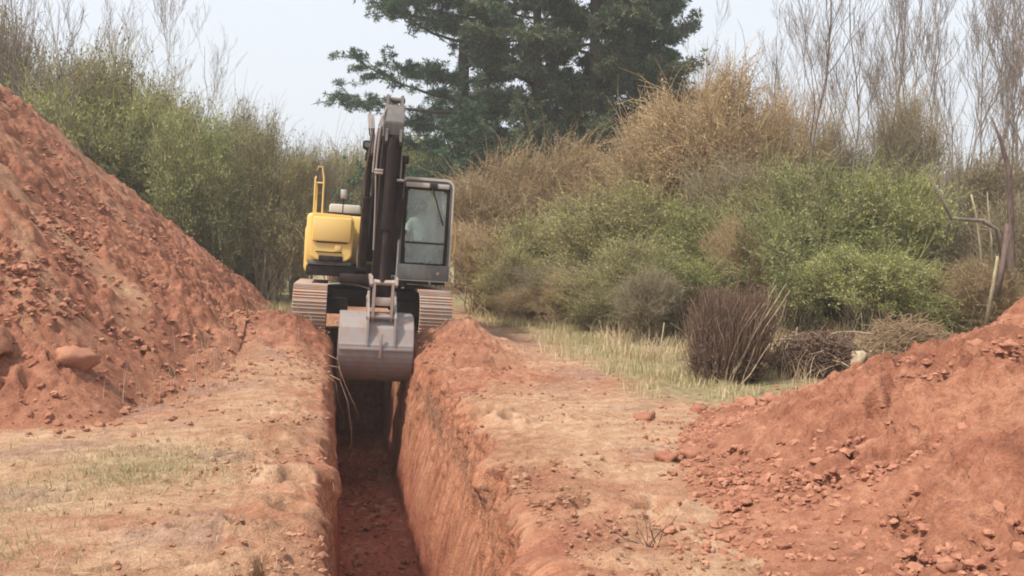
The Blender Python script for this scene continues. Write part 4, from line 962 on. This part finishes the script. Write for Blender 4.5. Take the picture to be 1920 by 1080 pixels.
MB().box((.50, -1.02, 1.07), (1.22, .4, 1.12), .01).build('cab_floor', M_DK, cab)
st_ = MB().box((.64, -.35, 1.42), (1.12, .15, 1.55), .05).box((.66, .10, 1.5), (1.10, .22, 2.12), .05).box((.75, .13, 2.14), (1.01, .22, 2.34), .05).box((.72, -.2, 1.12), (1.04, .1, 1.42), .02).build('seat', M_SEAT, cab)
MB().box((.50, -.42, 1.12), (.62, .1, 1.62), .02).box((1.14, -.42, 1.12), (1.25, .1, 1.62), .02).cyl((.56, -.34, 1.6), (.56, -.38, 1.80), .015).cyl((1.19, -.34, 1.6), (1.19, -.38, 1.80), .015).build('console', M_DK2, cab)
MB().cyl((.76, -.75, 1.12), (.76, -.80, 1.55), .013).cyl((.98, -.75, 1.12), (.98, -.80, 1.55), .013).build('travel_lever', M_DK2, cab)
# boom
bx0, bx1 = CX - .10, CX + .22
MB().prism([(-.75, 1.10), (.15, 1.10), (.10, 1.62), (-.12, 1.75), (-.42, 1.62), (-.70, 1.35)], CX - .24, CX - .13, .01).prism([(-.75, 1.10), (.15, 1.10), (.10, 1.62), (-.12, 1.75), (-.42, 1.62), (-.70, 1.35)], CX + .24, CX + .35, .01).build('boom_bracket', M_DK, EX)
bo = MB().prism([(-.02, 1.42), (-.12, 1.70), (-.62, 2.55), (-1.22, 3.22), (-1.62, 3.42), (-2.15, 3.45), (-3.08, 3.30), (-3.16, 3.12), (-3.02, 3.02), (-2.10, 2.92), (-1.70, 2.82), (-1.25, 2.46), (-.80, 1.88), (-.35, 1.40), (-.15, 1.32)], bx0, bx1, .012).build('boom', M_DK2, EX)
for s_ in (-.27, .27):
    x = CX + .06 + s_; d0, d1 = Vector((x, -.92, 1.20)), Vector((x + .02, -1.72, 3.02)); dm = d0.lerp(d1, .66)
    c_ = MB().cyl(d0, dm, .075).cyl(d0 - Vector((.07, 0, 0)), d0 + Vector((.07, 0, 0)), .09).build('boom_cylinder', M_DK, EX)
    MB().cyl(dm, d1, .042).cyl(d1 - Vector((.08, 0, 0)), d1 + Vector((.08, 0, 0)), .07).build('piston_rod', M_DK2, c_)
ac0, ac1 = Vector((CX + .06, -1.15, 3.52)), Vector((CX + .08, -3.02, 3.72)); am = ac0.lerp(ac1, .62)
MB().prism([(-1.0, 3.08), (-1.35, 3.35), (-1.28, 3.60), (-1.08, 3.60), (-.92, 3.2)], CX - .04, CX - .0, .005).prism([(-1.0, 3.08), (-1.35, 3.35), (-1.28, 3.60), (-1.08, 3.60), (-.92, 3.2)], CX + .13, CX + .17, .005).build('cylinder_bracket', M_DK, bo)
c_ = MB().cyl(ac0, am, .085).build('arm_cylinder', M_DK, EX); MB().cyl(am, ac1, .05).build('piston_rod', M_CHROME, c_)
wl = MB().tube([(CX - .13, -1.6, 3.05), (CX - .24, -1.62, 3.10), (CX - .25, -1.62, 3.2)], .02).box((CX - .32, -1.70, 3.14), (CX - .18, -1.58, 3.29), .04).build('work_light', M_DK, EX)
MB().cyl((CX - .25, -1.705, 3.215), (CX - .25, -1.70, 3.215), .045).build('lamp_lens', M_GREY, wl)
# arm
AX = .085; TW = .025                               # arm leans a little to the right towards its head
def arm_prism(yz, x0, x1, bev=0.0):
    m = MB().prism(yz, x0, x1, bev)
    for v in m.bm.verts: v.co.x += (v.co.z - 2.2) * TW
    return m
arm = arm_prism([(-3.02, 3.42), (-3.42, 3.30), (-3.52, 3.02), (-3.46, 2.2), (-3.42, 1.2), (-3.40, .78), (-3.22, .70), (-3.12, .82), (-3.02, 1.6), (-2.86, 2.85), (-2.84, 3.1)], AX - .135, AX + .135, .012).build('arm', M_DK2, EX)
hd_ = arm_prism([(-2.92, 3.22), (-3.46, 3.12), (-3.50, 3.34), (-3.30, 3.62), (-3.02, 3.60)], AX - .142, AX + .142, .01).build('arm_head', M_GREY, EX)
for sx in (-1, 1): arm_prism([(-2.92, 3.45), (-3.34, 3.52), (-3.22, 3.78), (-2.96, 3.80)], AX + sx * .105 - .02, AX + sx * .105 + .02, .006).build('head_lug', M_GREY, hd_)
MB().cyl((AX - .11, -3.06, 3.73), (AX + .19, -3.06, 3.73), .04).build('head_pin', M_GREY, hd_)
for sx in (-1, 1): arm_prism([(-3.30, 3.30), (-3.58, 3.22), (-3.62, 3.05), (-3.40, 2.95)], AX + sx * .10 - .018, AX + sx * .10 + .018, .004).build('cylinder_lug', M_GREY, arm)
bc0, bc1 = Vector((AX + .024, -3.56, 3.10)), Vector((AX - .028, -3.66, 1.05)); bm_ = bc0.lerp(bc1, .62)
c_ = MB().cyl(bc0, bm_, .078, 20).cyl(bm_ - Vector((0, 0, -.06)), bm_ - Vector((0, 0, .03)), .090, 20).build('bucket_cylinder', M_DK2, EX); MB().cyl(bm_, bc1, .045).build('piston_rod', M_DK, c_)
cl = MB()
for z in (2.62, 2.58): cl.box((AX - .22, -3.60, z), (AX - .10, -3.50, z + .03), .006)
cl.box((AX + .10, -3.60, 2.50), (AX + .20, -3.50, 2.53), .006).build('hose_clamp', M_PIN, arm)
hs_ = MB()
hs_.tube([(AX - .03, -3.1, 3.70), (AX - .12, -3.45, 3.5), (AX - .18, -3.55, 3.2), (AX - .20, -3.56, 2.6)], .013).tube([(AX - .06, -2.8, 3.58), (AX - .15, -3.35, 3.45), (AX - .22, -3.52, 3.15), (AX - .24, -3.54, 2.6)], .013)
hs_.tube([(AX - .20, -3.56, 2.6), (AX - .18, -3.55, 2.2), (AX - .17, -3.55, 1.5)], .012).build('arm_hose', M_RUB, arm)
hs_ = MB()
for k, dx in enumerate((0, .035, .07)):
    hs_.tube([(CX - .14 - dx, -1.5, 3.40), (CX - .20 - dx, -2.2, 3.60), (CX - .22 - dx, -2.8, 3.55), (CX - .20 - dx, -2.95, 3.30)], .014)
    hs_.tube([(CX - .13 - dx * .8, -1.45, 3.42), (CX - .15 - dx, -1.2, 3.1), (CX - .17 - dx, -.75, 2.3), (CX - .19 - dx, -.55, 1.6), (CX - .20 - dx, -.5, 1.3)], .014)
hs_.tube([(CX - .2, -2.9, 3.35), (CX - .24, -2.7, 3.0), (CX - .30, -2.0, 2.5), (CX - .26, -1.4, 2.2)], .014).tube([(AX + .16, -3.0, 3.3), (AX + .17, -3.3, 2.9), (AX + .155, -3.5, 2.5)], .012)
hs_.build('boom_hose', M_RUB, bo)
MB().tube([(-.16, -.98, 1.22), (-.17, -1.0, 1.42), (-.14, -.96, 1.56), (-.10, -.9, 1.35)], .022).tube([(-.22, -.96, 1.22), (-.24, -1.0, 1.5), (-.20, -.9, 1.62), (-.16, -.8, 1.4)], .018).build('deck_hose', M_PIN, EX)
# linkage and bucket
lk = MB()
for sx in (-1, 1):
    lk.prism([(-3.10, 1.16), (-3.14, 1.08), (-3.62, .98), (-3.72, 1.02), (-3.70, 1.12), (-3.60, 1.14)], AX + sx * .175 - .02, AX + sx * .175 + .02, .006)
lk.cyl((AX - .20, -3.66, 1.05), (AX + .20, -3.66, 1.05), .04); lk.cyl((AX - .20, -3.16, 1.12), (AX + .20, -3.16, 1.12), .035); lk.build('rocker_link', M_PIN, EX)
hl_ = MB()
for sx in (-1, 1): hl_.prism([(-3.62, 1.10), (-3.71, 1.06), (-3.67, .55), (-3.60, .48), (-3.54, .55)], AX + sx * .13 - .02, AX + sx * .13 + .02, .006)
hl_.box((AX - .12, -3.66, .72), (AX + .12, -3.60, .84), .01).build('bucket_link', M_PIN, EX)
B0, B1 = -.50 + .015, .52 + .015
outer = [(-3.05, .60), (-3.36, .60), (-3.54, .55), (-3.66, .40), (-3.74, .20)]
for k in range(15):
    a = R(180 - 8 + k * 9.2); outer.append((-3.22 + .54 * math.cos(a), .10 + .50 * math.sin(a)))
outer += [(-2.95, -.34), (-2.62, -.16), (-2.50, -.08)]
def shell(o_, t=.022):
    inn = []
    for i, p_ in enumerate(o_):
        a = Vector(o_[max(i - 1, 0)]); b_ = Vector(o_[min(i + 1, len(o_) - 1)]); d = (b_ - a).normalized(); inn.append((p_[0] - d.y * t, p_[1] + d.x * t))
    return inn
inn = shell(outer)
bk = MB(); n_ = len(outer)
for i in range(n_ - 1): bk.prism([outer[i], outer[i + 1], inn[i + 1], inn[i]], B0, B1)
bmesh.ops.remove_doubles(bk.bm, verts=bk.bm.verts, dist=.0005)
bu = bk.build('bucket', M_STEEL, EX, 40)
for x in (B0, B1): MB().prism([(p_[0] * .985 - .05, p_[1] * .99) for p_ in outer] + [(-2.62, .12), (-2.82, .42)], x - .014, x + .014, .003).build('side_plate', M_STEEL, bu)
MB().box((B0 - .008, -2.56, -.13), (B1 + .008, -2.46, -.05), .01).build('cutting_edge', M_STEEL, bu)
for k in range(5): x = B0 + .06 + k * (B1 - B0 - .12) / 4; MB().prism([(-2.55, -.14), (-2.46, -.03), (-2.22, .10), (-2.30, .0), (-2.45, -.14)], x - .04, x + .04, .006).build('tooth', M_PIN, bu)
for x in (B0, B1 - .0): MB().box((x - .02, -3.42, -.30), (x + .02, -3.15, -.05), .01).build('wear_plate', M_STEEL, bu)
e_ = MB()
for sx in (-1, 1): e_.prism([(-3.00, .58), (-3.06, .84), (-3.28, .92), (-3.52, .74), (-3.74, .56), (-3.775, .16), (-3.60, .50)], AX + sx * .19 - .016, AX + sx * .19 + .016, .005)
e_.cyl((AX - .22, -3.26, .80), (AX + .22, -3.26, .80), .045).cyl((AX - .22, -3.62, .56), (AX + .22, -3.62, .56), .04); e_.build('bucket_ear', M_STEEL, bu)
MB().box((B0 + .0, -3.775, .09), (B1, -3.755, .13), .004).box((AX - .02, -3.79, -.02), (AX + .02, -3.765, .34), .01).build('weld_strip', M_STEEL, bu)

# operator
PB = [('pel', (0, 0, 0), .14), ('wst', (0, .02, .16), .135), ('chs', (0, .03, .36), .155), ('nkb', (0, .0, .50), .075), ('nck', (0, -.02, .56), .055), ('hd0', (0, -.03, .64), .085), ('hd1', (0, -.035, .71), .095), ('hd2', (0, -.02, .78), .080),
      ('shl', (-.17, .02, .45), .07), ('ell', (-.25, -.10, .22), .05), ('wrl', (-.31, -.30, .24), .034), ('hnl', (-.31, -.37, .26), .030),
      ('shr', (.17, .02, .45), .07), ('elr', (.25, -.10, .22), .05), ('wrr', (.31, -.30, .24), .034), ('hnr', (.31, -.37, .26), .030),
      ('hpl', (-.10, -.05, -.01), .095), ('knl', (-.14, -.44, .02), .065), ('anl', (-.13, -.55, -.36), .042), ('tol', (-.13, -.68, -.40), .035),
      ('hpr', (.10, -.05, -.01), .095), ('knr', (.14, -.44, .02), .065), ('anr', (.13, -.55, -.36), .042), ('tor', (.13, -.68, -.40), .035)]
PE = [('pel', 'wst'), ('wst', 'chs'), ('chs', 'nkb'), ('nkb', 'nck'), ('nck', 'hd0'), ('hd0', 'hd1'), ('hd1', 'hd2'), ('chs', 'shl'), ('shl', 'ell'), ('ell', 'wrl'), ('wrl', 'hnl'), ('chs', 'shr'), ('shr', 'elr'), ('elr', 'wrr'), ('wrr', 'hnr'),
      ('pel', 'hpl'), ('hpl', 'knl'), ('knl', 'anl'), ('anl', 'tol'), ('pel', 'hpr'), ('hpr', 'knr'), ('knr', 'anr'), ('anr', 'tor')]
for sd2, sg in (('l', -1), ('r', 1)):
    for k in range(4):
        PB += [(f'f{sd2}{k}a', (sg * (.335 - k * .018), -.405, .270 - k * .004), .010), (f'f{sd2}{k}b', (sg * (.337 - k * .018), -.425 - .004 * (k % 3), .245), .009), (f'f{sd2}{k}c', (sg * (.335 - k * .018), -.405, .222), .008)]
        PE += [('hn' + sd2, f'f{sd2}{k}a'), (f'f{sd2}{k}a', f'f{sd2}{k}b'), (f'f{sd2}{k}b', f'f{sd2}{k}c')]
    PB += [(f't{sd2}a', (sg * .275, -.36, .245), .011), (f't{sd2}b', (sg * .278, -.385, .225), .009)]; PE += [('hn' + sd2, f't{sd2}a'), (f't{sd2}a', f't{sd2}b')]
def person(root_loc, rot):
    idx = {k[0]: i for i, k in enumerate(PB)}
    me = bpy.data.meshes.new('person'); me.from_pydata([k[1] for k in PB], [(idx[a], idx[b]) for a, b in PE], []); me.update()
    o = bpy.data.objects.new('person', me); COL.objects.link(o); o.location = root_loc; o.rotation_euler = rot
    sk = o.modifiers.new('skin', 'SKIN'); 
    for i, k in enumerate(PB): me.skin_vertices[0].data[i].radius = (k[2], k[2] * (.8 if k[0] in ('chs', 'wst', 'pel') else 1))
    me.skin_vertices[0].data[0].use_root = True
    sb = o.modifiers.new('sub', 'SUBSURF'); sb.levels = 2; sb.render_levels = 2; sk.use_smooth_shade = True
    me.materials.append(M_SKIN)
    # bake the surface so that shirt and skin can be told apart by height on one continuous mesh
    dg = bpy.context.evaluated_depsgraph_get(); ev = o.evaluated_get(dg); nm = bpy.data.meshes.new_from_object(ev); o.modifiers.clear(); o.data = nm
    nm.materials.clear(); nm.materials.append(M_SHIRT); nm.materials.append(M_SKIN); nm.materials.append(M_DK)
    for pl_ in nm.polygons:
        c = pl_.center; pl_.use_smooth = True
        pl_.material_index = 1 if (c.z > .545 or (c.y < -.29 and c.z > .17 and abs(c.x) > .2)) else (2 if (c.z < .09 and c.y < -.04) else 0)
    h = MB().cyl((0, -.01, .76), (0, -.01, .80), .098, 16, .09)
    hb = bmesh.new(); bmesh.ops.create_uvsphere(hb, u_segments=16, v_segments=10, radius=1)
    bmesh.ops.transform(hb, matrix=Matrix.Translation((0, -.005, .775)) @ Matrix.Diagonal((.098, .112, .085, 1)), verts=hb.verts)
    bmesh.ops.delete(hb, geom=[v for v in hb.verts if v.co.z < .745], context='VERTS'); h.bm.free(); h.bm = hb; h.build('hair', M_HAIR, o)
    f = MB().prism([(-.115, .69), (-.142, .672), (-.112, .66)], -.012, .012); f.build('nose', M_SKIN, o)
    MB().cyl((-.034, -.112, .715), (-.034, -.125, .715), .012, 10).cyl((.034, -.112, .715), (.034, -.125, .715), .012, 10).build('eyes', M_HAIR, o)
    MB().box((-.025, -.122, .632), (.025, -.108, .641), .003).build('mouth', M_ROOT, o)
    for sx in (-1, 1): MB().box((sx * .088 - .012, -.03, .675), (sx * .088 + .012, .01, .735), .01).build('ear', M_SKIN, o)
    return o
Mx = Matrix.Translation((.55, 16.2, .08)) @ Matrix.Rotation(R(3.6), 4, 'Y')
pl = Mx @ Vector((.88, -.16, 1.66)); op = person(pl, (0, R(3.6), 0))
tag(op, 'person in a grey shirt seated behind the cab windscreen of the excavator', 'person')

hz = MB().box((-130, -8, -3.2), (130, 130, 24)).build('haze', bpy.data.materials.new('haze_air'), None, 0); tag(hz, kind='stuff')
hm = hz.data.materials[0]; hm.use_nodes = True; hm.node_tree.nodes.clear()
pv = hm.node_tree.nodes.new('ShaderNodeVolumePrincipled'); ho = hm.node_tree.nodes.new('ShaderNodeOutputMaterial')
pv.inputs['Color'].default_value = (.95, .92, .88, 1); pv.inputs['Density'].default_value = .0024; pv.inputs['Anisotropy'].default_value = .2
hm.node_tree.links.new(pv.outputs[0], ho.inputs['Volume'])
